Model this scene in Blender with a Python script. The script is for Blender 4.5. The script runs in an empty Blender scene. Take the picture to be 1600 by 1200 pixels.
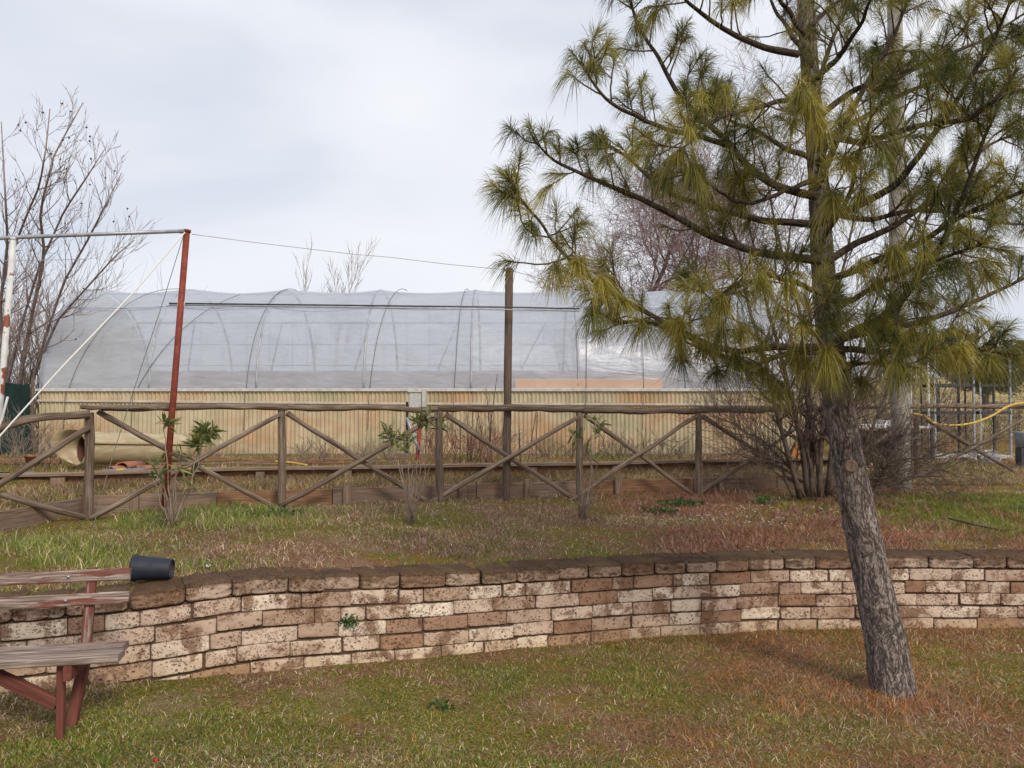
import bpy, math, random
import numpy as np
from mathutils import Vector, Matrix, Quaternion

# ------------------------------------------------------------------ camera, sky, sun, exposure
scene = bpy.context.scene
COL = scene.collection
F = 1200.0; EYE = 1.6; PITCH = math.atan(32.0 / F)
cam_d = bpy.data.cameras.new("camera"); cam = bpy.data.objects.new("camera", cam_d); COL.objects.link(cam)
cam_d.sensor_width = 36; cam_d.lens = 27.0; cam_d.clip_start = 0.05; cam_d.clip_end = 2000
cam.location = (0, 0, EYE); cam.rotation_euler = (math.radians(90) + PITCH, 0, 0)
scene.camera = cam
SUN_EL = math.radians(38); SUN_AZ = math.radians(150)      # azimuth from +Y towards +X: behind the camera, to the right
world = bpy.data.worlds.new("World"); scene.world = world; world.use_nodes = True
wn = world.node_tree.nodes; wl = world.node_tree.links; wn.clear()
wo = wn.new('ShaderNodeOutputWorld'); wb = wn.new('ShaderNodeBackground'); wb.inputs['Strength'].default_value = 0.060
sky = wn.new('ShaderNodeTexSky'); sky.sky_type = 'NISHITA'; sky.sun_disc = False
sky.sun_elevation = SUN_EL; sky.sun_rotation = SUN_AZ; sky.dust_density = 2.0
tc = wn.new('ShaderNodeTexCoord'); mp = wn.new('ShaderNodeMapping'); mp.inputs['Scale'].default_value = (1, 1, 2.6)
n1 = wn.new('ShaderNodeTexNoise'); n1.inputs['Scale'].default_value = 1.5; n1.inputs['Detail'].default_value = 5; n1.inputs['Roughness'].default_value = .42
n1.inputs['Distortion'].default_value = .4
r1 = wn.new('ShaderNodeValToRGB')
r1.color_ramp.elements[0].position = .28; r1.color_ramp.elements[0].color = (.66, .66, .66, 1)
r1.color_ramp.elements[1].position = .60; r1.color_ramp.elements[1].color = (.97, .97, .97, 1)
cl = wn.new('ShaderNodeValToRGB')
cl.color_ramp.elements[0].position = .30; cl.color_ramp.elements[0].color = (.65, .71, .83, 1)
cl.color_ramp.elements[1].position = .72; cl.color_ramp.elements[1].color = (.90, .915, .96, 1)
sc = wn.new('ShaderNodeVectorMath'); sc.operation = 'SCALE'; sc.inputs['Scale'].default_value = 9.9
mx = wn.new('ShaderNodeMix'); mx.data_type = 'RGBA'
wl.new(tc.outputs['Generated'], mp.inputs['Vector']); wl.new(mp.outputs[0], n1.inputs['Vector'])
wl.new(n1.outputs['Fac'], r1.inputs['Fac']); wl.new(n1.outputs['Fac'], cl.inputs['Fac'])
wl.new(cl.outputs['Color'], sc.inputs[0]); wl.new(r1.outputs['Color'], mx.inputs['Factor'])
wl.new(sky.outputs[0], mx.inputs['A']); wl.new(sc.outputs[0], mx.inputs['B'])
wl.new(mx.outputs['Result'], wb.inputs['Color']); wl.new(wb.outputs[0], wo.inputs['Surface'])
sun_d = bpy.data.lights.new("sun", 'SUN'); sun = bpy.data.objects.new("sun", sun_d); COL.objects.link(sun)
sun_d.energy = 1.5; sun_d.angle = math.radians(16); sun_d.color = (1, .90, .77)
sdir = Vector((math.sin(SUN_AZ) * math.cos(SUN_EL), math.cos(SUN_AZ) * math.cos(SUN_EL), math.sin(SUN_EL)))
sun.rotation_euler = sdir.to_track_quat('Z', 'Y').to_euler()
scene.view_settings.view_transform = 'Standard'; scene.view_settings.look = 'None'
scene.view_settings.exposure = 0.80; scene.view_settings.gamma = 1.0
scene.cycles.transparent_max_bounces = 24; scene.cycles.max_bounces = 8

# ------------------------------------------------------------------ helpers
rnd = random.Random(7); R = np.random.RandomState(11)

def P(px, py, D):
    """World point at distance D along +Y seen at photo pixel (px, py)."""
    u = (px - 800) / F; v = (600 - py) / F
    cp, sp = math.cos(PITCH), math.sin(PITCH)
    d = np.array([u, cp - v * sp, sp + v * cp])
    return np.array([0, 0, EYE]) + d * (D / d[1])

def _h(a, b, c):
    a = a.astype(np.int64); b = b.astype(np.int64); c = c.astype(np.int64)
    n = (a * 374761393 + b * 668265263 + c * 1274126177) & 0xffffffff
    n = ((n ^ (n >> 13)) * 1103515245 + 12345) & 0xffffffff
    n = (n ^ (n >> 16)) & 0xffffffff
    n = (n * 2246822519) & 0xffffffff
    return ((n ^ (n >> 15)) & 0xffffff) / float(0xffffff)

def vn(x, y, z=0.0):
    x = np.asarray(x, float); y = np.asarray(y, float); z = np.zeros_like(x) + z
    ix, iy, iz = np.floor(x), np.floor(y), np.floor(z)
    fx, fy, fz = x - ix, y - iy, z - iz
    fx, fy, fz = [t * t * (3 - 2 * t) for t in (fx, fy, fz)]
    o = 0
    for dx in (0, 1):
        for dy in (0, 1):
            for dz in (0, 1):
                w = (fx if dx else 1 - fx) * (fy if dy else 1 - fy) * (fz if dz else 1 - fz)
                o = o + w * _h(ix + dx, iy + dy, iz + dz)
    return o

def fbm(x, y, z=0.0, o=4):
    s = 0; a = .5; t = 0
    for i in range(o):
        s = s + a * vn(np.asarray(x) * 2 ** i + 17 * i, np.asarray(y) * 2 ** i - 9 * i, np.asarray(z) * 2 ** i + 5 * i); t += a; a *= .5
    return s / t

def link(o, parent=None):
    COL.objects.link(o)
    if parent is not None: o.parent = parent
    return o

def tag(o, label=None, cat=None, group=None, kind=None):
    if label: o['label'] = label
    if cat: o['category'] = cat
    if group: o['group'] = group
    if kind: o['kind'] = kind
    return o

def empty(name, loc, label, cat, group=None):
    o = bpy.data.objects.new(name, None); o.location = [float(v) for v in loc]; o.empty_display_size = .1
    link(o); tag(o, label, cat, group); return o

def npmesh(name, V, Fc, mats, parent=None, attrs=None, smooth=True, mi=None):
    """V (n,3); Fc list of (m,k) int arrays; attrs {name: (n,3)}"""
    me = bpy.data.meshes.new(name)
    V = np.asarray(V, np.float32)
    if parent is not None:
        V = V - np.array(parent_world(parent), np.float32)
    me.vertices.add(len(V)); me.vertices.foreach_set('co', V.ravel())
    Fc = [np.asarray(f, np.int32) for f in Fc if len(f)]
    loops = np.concatenate([f.ravel() for f in Fc]); me.loops.add(len(loops)); me.loops.foreach_set('vertex_index', loops)
    tot = np.concatenate([np.full(len(f), f.shape[1], np.int32) for f in Fc]); st = np.concatenate([[0], np.cumsum(tot)[:-1]]).astype(np.int32)
    me.polygons.add(len(tot)); me.polygons.foreach_set('loop_start', st)
    me.polygons.foreach_set('use_smooth', np.zeros(len(tot), bool) | smooth)
    if not isinstance(mats, (list, tuple)): mats = [mats]
    for m in mats: me.materials.append(m)
    if mi is not None: me.polygons.foreach_set('material_index', np.asarray(mi, np.int32))
    for k, a in (attrs or {}).items():
        at = me.attributes.new(k, 'FLOAT_VECTOR', 'POINT'); at.data.foreach_set('vector', np.asarray(a, np.float32).ravel())
    me.update(calc_edges=True); me.validate()
    return link(bpy.data.objects.new(name, me), parent)

def parent_world(o):
    v = Vector((0, 0, 0))
    while o is not None: v += o.location; o = o.parent
    return v

class MB:
    """Collects tubes, boxes, sheets; build() links them as ONE mesh. 'tuv' runs (across, across, along) each piece; 'tint' is a per piece colour value."""
    def __init__(s): s.V = []; s.T = []; s.C = []; s.Q = []; s.QF = []; s.TR = []; s.n = 0
    def _add(s, V, T, C, quads=None, tris=None):
        V = np.asarray(V, float); s.V.append(V); s.T.append(np.asarray(T, float)); s.C.append(np.tile(np.asarray(C, float), (len(V), 1)) if np.ndim(C) == 1 else C)
        if quads is not None and len(quads): s.Q.append(np.asarray(quads, int) + s.n)
        if tris is not None and len(tris): s.TR.append(np.asarray(tris, int) + s.n)
        s.n += len(V)
    def tube(s, pts, rad, sides=8, tint=(.5, .5, .5), cap=True, rough=0.0, seed=0, closed=False):
        pts = np.asarray(pts, float); n = len(pts); rad = np.zeros(n) + rad
        t = np.gradient(pts, axis=0); t /= (np.linalg.norm(t, axis=1, keepdims=True) + 1e-12)
        a = np.array([0, 0, 1.0]) if abs(t[0, 2]) < .9 else np.array([1.0, 0, 0])
        u = np.cross(t[0], a); u /= np.linalg.norm(u); U = [u]
        for i in range(1, n):
            u = U[-1] - t[i] * np.dot(U[-1], t[i]); u /= (np.linalg.norm(u) + 1e-12); U.append(u)
        U = np.array(U); W = np.cross(t, U)
        an = np.arange(sides) * 2 * math.pi / sides; ca, sa = np.cos(an), np.sin(an)
        L = np.concatenate([[0], np.cumsum(np.linalg.norm(np.diff(pts, axis=0), axis=1))])
        rr = rad[:, None] * np.ones(sides)
        if rough:
            rr = rr * (1 + rough * 2 * (fbm(ca[None] * 2 + seed * 3.1 + 0 * L[:, None], sa[None] * 2 + 0 * L[:, None], L[:, None] * 7 + seed, 3) - .5))
        V = pts[:, None] + rr[..., None] * (ca[None, :, None] * U[:, None] + sa[None, :, None] * W[:, None])
        T = np.stack([np.tile(ca, (n, 1)) * rad.max() + seed * .37, np.tile(sa, (n, 1)) * rad.max(), np.tile(L[:, None], (1, sides)) + seed * 1.7], -1)
        i = np.arange(n - 1)[:, None] * sides; j = np.arange(sides)[None]; k = (j + 1) % sides
        q = np.stack([i + j, i + k, i + sides + k, i + sides + j], -1).reshape(-1, 4)
        V = V.reshape(-1, 3); T = T.reshape(-1, 3); tr = []
        if cap and sides > 2:
            V = np.vstack([V, pts[0], pts[-1]]); T = np.vstack([T, T[0], T[sides * (n - 1)]]); c0, c1 = n * sides, n * sides + 1
            for jj in range(sides):
                kk = (jj + 1) % sides; tr.append((c0, kk, jj)); tr.append((c1, (n - 1) * sides + jj, (n - 1) * sides + kk))
        s._add(V, T, tint, q, tr); return s
    def box(s, c, size, rot=None, tint=(.5, .5, .5), bevel=.004, seed=0, axis=0, rough=0.0, seg=1):
        """box with chamfered long edges; axis = grain direction; rot = 3x3"""
        sx, sy, sz = [v / 2 for v in size]
        order = [axis, (axis + 1) % 3, (axis + 2) % 3]; S = [size[i] / 2 for i in order]; b = min(bevel, S[1] * .45, S[2] * .45)
        prof = [(S[1] - b, S[2]), (-S[1] + b, S[2]), (-S[1], S[2] - b), (-S[1], -S[2] + b), (-S[1] + b, -S[2]), (S[1] - b, -S[2]), (S[1], -S[2] + b), (S[1], S[2] - b)]
        n = seg + 1; Vl = []
        for i in range(n):
            x = -S[0] + 2 * S[0] * i / seg
            for (y, z) in prof:
                k = 1 + (rough * (rnd.random() - .5) if rough else 0)
                Vl.append((x, y * k, z * k))
        Vl = np.array(Vl); V = np.zeros_like(Vl); V[:, order[0]] = Vl[:, 0]; V[:, order[1]] = Vl[:, 1]; V[:, order[2]] = Vl[:, 2]
        T = np.stack([Vl[:, 1] + seed * .37, Vl[:, 2], Vl[:, 0] + seed * 1.7], -1)
        if rot is not None: V = V @ np.asarray(rot).T
        V = V + np.asarray(c)
        q = []
        for i in range(n - 1):
            for j in range(8):
                k = (j + 1) % 8; q.append((i * 8 + j, i * 8 + k, (i + 1) * 8 + k, (i + 1) * 8 + j))
        base = s.n
        s._add(V, T, tint); s.QF.append(np.asarray(q, int) + base)
        e = (n - 1) * 8
        s.NG = getattr(s, 'NG', []); s.NG.append([base + i for i in range(7, -1, -1)]); s.NG.append([base + e + i for i in range(8)])
        return s
    def beam(s, p0, p1, w, h, up=(0, 0, 1), **k):
        p0 = np.asarray(p0, float); p1 = np.asarray(p1, float); d = p1 - p0; L = np.linalg.norm(d); d /= L
        y = np.cross(up, d); y /= np.linalg.norm(y); z = np.cross(d, y)
        return s.box((p0 + p1) / 2, (L, w, h), np.stack([d, y, z], 1), axis=0, **k)
    def sheet(s, G, T=None, tint=(.5, .5, .5)):
        """G (a,b,3) grid"""
        a, b, _ = G.shape; i = np.arange(a - 1)[:, None] * b; j = np.arange(b - 1)[None]
        q = np.stack([i + j, i + j + 1, i + b + j + 1, i + b + j], -1).reshape(-1, 4)
        s._add(G.reshape(-1, 3), (T if T is not None else G).reshape(-1, 3), tint, q); return s
    def build(s, name, mat, parent=None, smooth=True):
        V = np.vstack(s.V); fs = []
        if s.Q: fs.append(np.vstack(s.Q))
        if s.TR: fs.append(np.vstack(s.TR))
        ns = sum(len(f) for f in fs)
        if s.QF: fs.append(np.vstack(s.QF))
        if getattr(s, 'NG', None): fs.append(np.array(s.NG))
        if smooth and s.QF: smooth = np.arange(sum(len(f) for f in fs)) < ns
        return npmesh(name, V, fs, mat, parent, {'tuv': np.vstack(s.T), 'tint': np.vstack(s.C)}, smooth)

def lathe(prof, c, axis, sides=32, thick=None):
    """profile [(along, radius)] about axis"""
    m = MB(); axis = np.asarray(axis, float) / np.linalg.norm(axis); c = np.asarray(c, float)
    a = np.array([0, 0, 1.0]) if abs(axis[2]) < .9 else np.array([1.0, 0, 0]); u = np.cross(axis, a); u /= np.linalg.norm(u); w = np.cross(axis, u)
    an = np.linspace(0, 2 * math.pi, sides + 1)
    G = np.array([[c + axis * t + r * (math.cos(x) * u + math.sin(x) * w) for x in an] for t, r in prof])
    m.sheet(G); return m

# ------------------------------------------------------------------ materials
class NT:
    def __init__(s, name):
        s.m = bpy.data.materials.new(name); s.m.use_nodes = True; s.n = s.m.node_tree.nodes; s.l = s.m.node_tree.links
        s.b = s.n['Principled BSDF']; s.out = s.n['Material Output']
        s.geo = s.n.new('ShaderNodeNewGeometry')
    def L(s, a, b): s.l.new(a, b)
    def attr(s, n, o='Vector'):
        x = s.n.new('ShaderNodeAttribute'); x.attribute_name = n; return x.outputs[o]
    def pos(s): return s.geo.outputs['Position']
    def mapping(s, v, scale=(1, 1, 1), rot=(0, 0, 0), loc=(0, 0, 0)):
        x = s.n.new('ShaderNodeMapping'); x.inputs['Scale'].default_value = scale; x.inputs['Rotation'].default_value = rot; x.inputs['Location'].default_value = loc
        s.L(v, x.inputs['Vector']); return x.outputs[0]
    def noise(s, v, scale, detail=4, rough=.55, dist=0, o='Fac'):
        x = s.n.new('ShaderNodeTexNoise'); x.inputs['Scale'].default_value = scale; x.inputs['Detail'].default_value = detail
        x.inputs['Roughness'].default_value = rough; x.inputs['Distortion'].default_value = dist; s.L(v, x.inputs['Vector']); return x.outputs[o]
    def vor(s, v, scale, feature='F1', o='Distance', rand=1):
        x = s.n.new('ShaderNodeTexVoronoi'); x.feature = feature; x.inputs['Scale'].default_value = scale; x.inputs['Randomness'].default_value = rand
        s.L(v, x.inputs['Vector']); return x.outputs[o]
    def ramp(s, f, stops, interp='LINEAR'):
        x = s.n.new('ShaderNodeValToRGB'); x.color_ramp.interpolation = interp; e = x.color_ramp.elements
        while len(e) < len(stops): e.new(.5)
        for i, (p, c) in enumerate(stops):
            if not isinstance(c, (tuple, list)): c = (c, c, c)
            e[i].position = p; e[i].color = (*c, 1)
        s.L(f, x.inputs['Fac']); return x.outputs['Color']
    def mix(s, f, a, b, mode='MIX'):
        x = s.n.new('ShaderNodeMix'); x.data_type = 'RGBA'; x.blend_type = mode
        for v, i in ((f, 'Factor'), (a, 'A'), (b, 'B')):
            if hasattr(v, 'links'): s.L(v, x.inputs[i])
            elif i == 'Factor': x.inputs[0].default_value = v
            else: x.inputs[i].default_value = (*v, 1) if isinstance(v, (tuple, list)) else (v, v, v, 1)
        return x.outputs['Result']
    def math(s, op, a, b=0.0, clamp=False):
        x = s.n.new('ShaderNodeMath'); x.operation = op; x.use_clamp = clamp
        for i, v in enumerate((a, b)):
            if hasattr(v, 'links'): s.L(v, x.inputs[i])
            else: x.inputs[i].default_value = v
        return x.outputs[0]
    def sep(s, v):
        x = s.n.new('ShaderNodeSeparateXYZ'); s.L(v, x.inputs[0]); return x.outputs
    def bump(s, h, strength=.5, dist=.01):
        x = s.n.new('ShaderNodeBump'); x.inputs['Strength'].default_value = strength; x.inputs['Distance'].default_value = dist
        s.L(h, x.inputs['Height']); s.L(x.outputs[0], s.b.inputs['Normal']); return x.outputs[0]
    def done(s, color=None, rough=.8, spec=.3, metal=0):
        if color is not None:
            if hasattr(color, 'links'): s.L(color, s.b.inputs['Base Color'])
            else: s.b.inputs['Base Color'].default_value = (*color, 1)
        if hasattr(rough, 'links'): s.L(rough, s.b.inputs['Roughness'])
        else: s.b.inputs['Roughness'].default_value = rough
        s.b.inputs['Specular IOR Level'].default_value = spec; s.b.inputs['Metallic'].default_value = metal
        return s.m

def m_wood(name, cols, stretch=1.0, bump=.6):
    t = NT(name); v = t.attr('tuv')
    a = t.noise(t.mapping(v, (55, 55, 2.2 * stretch)), 1.6, 6, .65, .4)
    c = t.ramp(a, [(.28, cols[0]), (.48, cols[1]), (.72, cols[2])])
    b = t.noise(t.mapping(v, (5, 5, 1.5)), 1.5, 3)
    c = t.mix(t.math('MULTIPLY', t.ramp(b, [(.35, 0.0), (.7, 1.0)]), .55), c, cols[3])
    cr = t.noise(t.mapping(v, (130, 130, 3.0)), 1.2, 3, .5)
    c = t.mix(t.ramp(cr, [(.30, .75), (.40, 0.0)]), c, tuple(x * .25 for x in cols[0]))
    tn = t.sep(t.attr('tint'))[0]; c = t.mix(1.0, c, t.ramp(tn, [(0, .65), (1, 1.35)]), 'MULTIPLY')
    t.bump(t.math('ADD', a, t.math('MULTIPLY', cr, .8)), bump, .006)
    return t.done(c, .85, .2)

W_FENCE = m_wood('weathered_pole_wood', [(.035, .024, .017), (.16, .115, .085), (.40, .325, .255), (.085, .055, .038)])
W_PLANK = m_wood('grey_plank_wood', [(.09, .065, .05), (.20, .15, .115), (.34, .27, .215), (.26, .14, .08)])
W_ORANGE = m_wood('orange_plank_wood', [(.10, .045, .025), (.25, .13, .075), (.38, .25, .16), (.13, .07, .04)])
W_DARK = m_wood('dark_post_wood', [(.05, .032, .024), (.15, .105, .08), (.27, .21, .17), (.08, .052, .038)])

def m_bench():
    t = NT('peeling_red_paint'); v = t.attr('tuv')
    w = t.noise(t.mapping(v, (90, 90, 3)), 1.5, 5, .6)
    wood = t.ramp(w, [(.32, (.08, .052, .042)), (.5, (.23, .17, .14)), (.68, (.46, .39, .34))])
    red = t.ramp(t.noise(t.mapping(v, (40, 40, 4)), 1, 4), [(.3, (.11, .034, .024)), (.7, (.20, .066, .046))])
    tn = t.sep(t.attr('tint'))[0]
    f = t.math('ADD', t.noise(t.mapping(v, (26, 26, 2.4)), 1.3, 6, .7), t.math('MULTIPLY', t.math('SUBTRACT', tn, .5), .6))
    c = t.mix(t.ramp(f, [(.47, 0.0), (.53, 1.0)]), red, wood)
    t.bump(t.math('ADD', w, f), .5, .003); return t.done(c, .75, .3)
BENCH = m_bench()

def m_plain(name, c0, c1, scale=8, rough=.7, bump=.15, metal=0, spec=.3, bs=60):
    t = NT(name); n = t.noise(t.pos(), scale, 5, .6); c = t.ramp(n, [(.32, c0), (.68, c1)])
    t.bump(t.noise(t.pos(), bs, 4), bump, .004); return t.done(c, rough, spec, metal)

def m_rust(name='rusty_red_paint'):
    t = NT(name); n = t.noise(t.pos(), 14, 6, .7)
    c = t.ramp(n, [(.3, (.11, .026, .016)), (.5, (.21, .042, .026)), (.75, (.30, .075, .045))])
    c = t.mix(t.ramp(t.noise(t.pos(), 70, 3), [(.66, 0.0), (.72, 1.0)]), c, (.42, .22, .13))
    t.bump(n, .3, .003); return t.done(c, .7, .3)
RUST = m_rust()

def m_white():
    t = NT('flaking_white_paint'); n = t.noise(t.pos(), 9, 5, .65)
    c = t.ramp(n, [(.25, (.42, .42, .40)), (.6, (.66, .66, .65))])
    c = t.mix(t.ramp(t.noise(t.pos(), 5.5, 4), [(.60, 0.0), (.63, 1.0)]), c, (.22, .07, .04)); return t.done(c, .6, .3)
WHITE = m_white()
GALV = m_plain('galvanised_steel', (.28, .29, .32), (.44, .45, .48), 20, .45, .05, .5)
ALU = m_plain('pale_metal_trim', (.42, .41, .38), (.62, .61, .57), 12, .5, .05)
DARKMETAL = m_plain('dark_metal', (.035, .035, .038), (.09, .09, .095), 20, .5, .05, .3)
CONC = m_plain('weathered_concrete', (.27, .25, .215), (.42, .39, .34), 9, .9, .5)
ROPEW = m_plain('white_rope', (.62, .60, .56), (.78, .77, .74), 200, .9, .3)
ROPEG = m_plain('thin_cord', (.10, .12, .10), (.20, .21, .19), 200, .9, .1)
BLACKP = m_plain('black_plastic', (.012, .012, .014), (.03, .03, .033), 40, .5, .05)
REDP = m_plain('red_plastic_conduit', (.38, .04, .03), (.50, .07, .05), 20, .5, .1)
HOSE = m_plain('yellow_hose', (.50, .33, .05), (.66, .46, .10), 18, .5, .05)
BLUEP = m_plain('dark_blue_plastic', (.012, .016, .028), (.022, .028, .046), 16, .62, .2, 0, .4)
TERRA = m_plain('terracotta', (.24, .095, .055), (.40, .18, .11), 16, .85, .3)
NETG = m_plain('dark_green_net', (.006, .018, .016), (.014, .036, .032), 6, .9, .6, bs=120)
BOXW = m_plain('dirty_white_box', (.34, .34, .32), (.64, .64, .62), 42, .7, .1)
BAGW = m_plain('white_plastic_sack', (.60, .60, .62), (.80, .80, .80), 20, .6, .3)
SILL = m_plain('blue_grey_sill', (.10, .12, .15), (.20, .22, .26), 8, .7, .1)
DARKIN = m_plain('dark_earth', (.07, .045, .032), (.13, .085, .06), 8, 1, .3)
PEACH = m_plain('peach_board', (.52, .36, .27), (.60, .44, .34), 3, .8, .05)

def m_roll():
    t = NT('yellowed_plastic_sheet'); n = t.noise(t.mapping(t.pos(), (2, 2, 9)), 3, 4)
    c = t.ramp(n, [(.3, (.34, .26, .14)), (.7, (.50, .42, .28))]); t.b.inputs['Subsurface Weight'].default_value = 0
    return t.done(c, .4, .4)
ROLL = m_roll()

def m_corr():
    t = NT('yellowed_corrugated_sheet'); p = t.pos(); xyz = t.sep(p)
    n = t.noise(t.mapping(p, (.7, .7, 1.6)), 1.1, 4, .6)
    c = t.ramp(n, [(.30, (.55, .52, .33)), (.46, (.72, .62, .42)), (.62, (.68, .45, .26))])
    st = t.noise(t.mapping(p, (9, 9, 1.6)), 1, 5, .6)
    c = t.mix(t.math('MULTIPLY', t.ramp(st, [(.42, 0.0), (.66, 1.0)]), .38), c, (.30, .23, .13))
    low = t.ramp(t.math('ADD', t.math('MULTIPLY', xyz[2], -1.25), t.math('MULTIPLY', t.noise(t.mapping(p, (.9, .9, 2)), 1.6, 6, .7), 1.3)), [(.0, 0.0), (.0, 0.0), (.001, 0.0)])
    g = t.math('ADD', t.math('MULTIPLY', t.math('SUBTRACT', 1.30, xyz[2]), 1.8), t.math('MULTIPLY', t.math('SUBTRACT', t.noise(t.mapping(p, (1.2, 1.2, 1)), 1.4, 6, .7), .62), 3.2))
    c = t.mix(t.math('MULTIPLY', t.ramp(g, [(.1, 0.0), (1.0, 1.0)]), .75), c, (.13, .11, .05))
    gr = t.noise(t.mapping(p, (.5, .5, .4), loc=(3.3, 0, 0)), 1.6, 3)
    c = t.mix(t.math('MULTIPLY', t.ramp(gr, [(.56, 0.0), (.68, 1.0)]), .4), c, (.26, .32, .16))
    sp = t.ramp(t.noise(p, 90, 3), [(.60, 0.0), (.7, .5)]); c = t.mix(sp, c, (.72, .68, .52))
    t.L(c, t.b.inputs['Base Color']); t.b.inputs['Roughness'].default_value = .6
    tr = t.n.new('ShaderNodeBsdfTranslucent'); t.L(c, tr.inputs['Color']); ms = t.n.new('ShaderNodeMixShader'); ms.inputs[0].default_value = .3
    t.L(t.b.outputs[0], ms.inputs[1]); t.L(tr.outputs[0], ms.inputs[2]); t.L(ms.outputs[0], t.out.inputs['Surface'])
    return t.m
CORR = m_corr()

def m_film():
    t = NT('clear_polythene_film'); p = t.pos()
    diag = t.noise(t.mapping(p, (1.3, 1.0, 5.5), rot=(0, math.radians(28), 0)), 1.4, 4, .6, .6)
    dust = t.noise(p, 1.3, 5, .6)
    ring = t.sep(t.attr('tint'))[0]
    lw = t.n.new('ShaderNodeLayerWeight'); lw.inputs['Blend'].default_value = .42
    op = t.math('ADD', t.math('MULTIPLY', lw.outputs['Facing'], .36), t.math('ADD', .60, t.math('MULTIPLY', t.math('SUBTRACT', diag, .5), .7)))
    op = t.math('ADD', op, t.math('MULTIPLY', t.math('SUBTRACT', dust, .5), .35), True)
    df = t.n.new('ShaderNodeBsdfDiffuse'); df.inputs['Color'].default_value = (.67, .73, .82, 1)
    tl = t.n.new('ShaderNodeBsdfTranslucent'); tl.inputs['Color'].default_value = (.74, .79, .87, 1)
    gl = t.n.new('ShaderNodeBsdfGlossy'); gl.inputs['Roughness'].default_value = .28; gl.inputs['Color'].default_value = (.9, .9, .92, 1)
    tp = t.n.new('ShaderNodeBsdfTransparent'); tp.inputs['Color'].default_value = (.93, .93, .95, 1)
    bp = t.n.new('ShaderNodeBump'); bp.inputs['Strength'].default_value = .55; bp.inputs['Distance'].default_value = .03; t.L(diag, bp.inputs['Height'])
    for x in (df, tl, gl): t.L(bp.outputs[0], x.inputs['Normal'])
    m1 = t.n.new('ShaderNodeMixShader'); m1.inputs[0].default_value = .5; t.L(df.outputs[0], m1.inputs[1]); t.L(tl.outputs[0], m1.inputs[2])
    m2 = t.n.new('ShaderNodeMixShader'); m2.inputs[0].default_value = .14; t.L(m1.outputs[0], m2.inputs[1]); t.L(gl.outputs[0], m2.inputs[2])
    m3 = t.n.new('ShaderNodeMixShader'); t.L(op, m3.inputs[0]); t.L(tp.outputs[0], m3.inputs[1]); t.L(m2.outputs[0], m3.inputs[2])
    t.L(m3.outputs[0], t.out.inputs['Surface']); return t.m
FILM = m_film()

def m_tufo(name, cap=False):
    t = NT(name); p = t.pos(); tn = t.sep(t.attr('tint')); xyz = t.sep(t.attr('tuv'))
    base = t.ramp(tn[0], [(0, (.22, .115, .07)), (.12, (.32, .18, .115)), (.18, (.38, .26, .19)), (.45, (.58, .44, .35)), (.75, (.70, .57, .46)), (1, (.80, .69, .57))])
    n = t.noise(p, 14, 6, .65); base = t.mix(t.math('MULTIPLY', t.ramp(n, [(.3, 1.0), (.6, 0.0)]), .35), base, (.40, .27, .18))
    ylo = t.ramp(xyz[2], [(.0, 1.0), (.35, 0.0)]) # attribute z = height above ground / .5
    base = t.mix(t.math('MULTIPLY', ylo, .4), base, (.55, .40, .20))
    # rusty lichen blotches
    bl = t.noise(p, 5.5, 6, .7, .5)
    base = t.mix(t.ramp(bl, [(.50, 0.0), (.58, .85)]), base, (.20, .11, .066))
    bl2 = t.noise(t.mapping(p, (1, 1, 1), loc=(5, 3, 1)), 2.0, 4, .6); base = t.mix(t.math('MULTIPLY', t.ramp(bl2, [(.50, 0.0), (.62, 1.0)]), .35), base, (.33, .20, .14))
    base = t.mix(t.math('MULTIPLY', t.ramp(t.sep(t.attr('tuv'))[0], [(.0, 1.0), (.4, 0.0)]), t.ramp(t.noise(p, 16, 4), [(.42, .0), (.62, .8)])), base, (.20, .12, .08))
    vp = t.mapping(t.noise(p, 9, 2, .5, 0, 'Color'), (.05, .05, .05)); pv = t.n.new('ShaderNodeVectorMath'); pv.operation = 'ADD'; t.L(p, pv.inputs[0]); t.L(vp, pv.inputs[1]); pp = pv.outputs[0]
    mask = t.ramp(t.noise(p, 7, 3), [(.36, 0.0), (.60, 1.0)])
    v1 = t.vor(pp, 36); v2 = t.vor(pp, 85)
    pit1 = t.math('MULTIPLY', t.ramp(v1, [(.20, 1.0), (.34, 0.0)]), mask)
    pit2 = t.math('MULTIPLY', t.ramp(v2, [(.22, 1.0), (.36, 0.0)]), t.ramp(t.noise(p, 11, 3), [(.42, 0.0), (.55, 1.0)]))
    pit = t.math('MAXIMUM', pit1, t.math('MULTIPLY', pit2, .85))
    c = t.mix(t.math('MULTIPLY', pit, .85), base, (.15, .082, .052))
    up = t.sep(t.geo.outputs['Normal'])[2]
    moss = t.ramp(t.noise(p, 4, 4), [(.35, (.040, .024, .015)), (.55, (.072, .042, .022)), (.75, (.088, .075, .026))])
    moss = t.mix(t.ramp(t.noise(p, 60, 4), [(.4, 0.0), (.75, .55)]), moss, (.17, .10, .065))
    if cap:
        f = t.math('ADD', t.math('MULTIPLY', up, 1.3), t.math('ADD', t.math('SUBTRACT', t.noise(p, 6, 6, .7), .44), t.math('MULTIPLY', tn[1], .5)))
        c = t.mix(t.ramp(f, [(.06, .12), (.48, .93)]), c, moss)
    else:
        f = t.math('ADD', up, t.math('SUBTRACT', t.noise(p, 6, 6, .7), .62)); c = t.mix(t.ramp(f, [(.2, 0.0), (.6, .9)]), c, moss)
    h = t.math('SUBTRACT', t.math('MULTIPLY', n, .8), pit)
    t.bump(h, .9, .009); return t.done(c, .95, .1)
TUFO = m_tufo('tufa_block'); CAP = m_tufo('mossy_tufa_coping', True)

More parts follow.
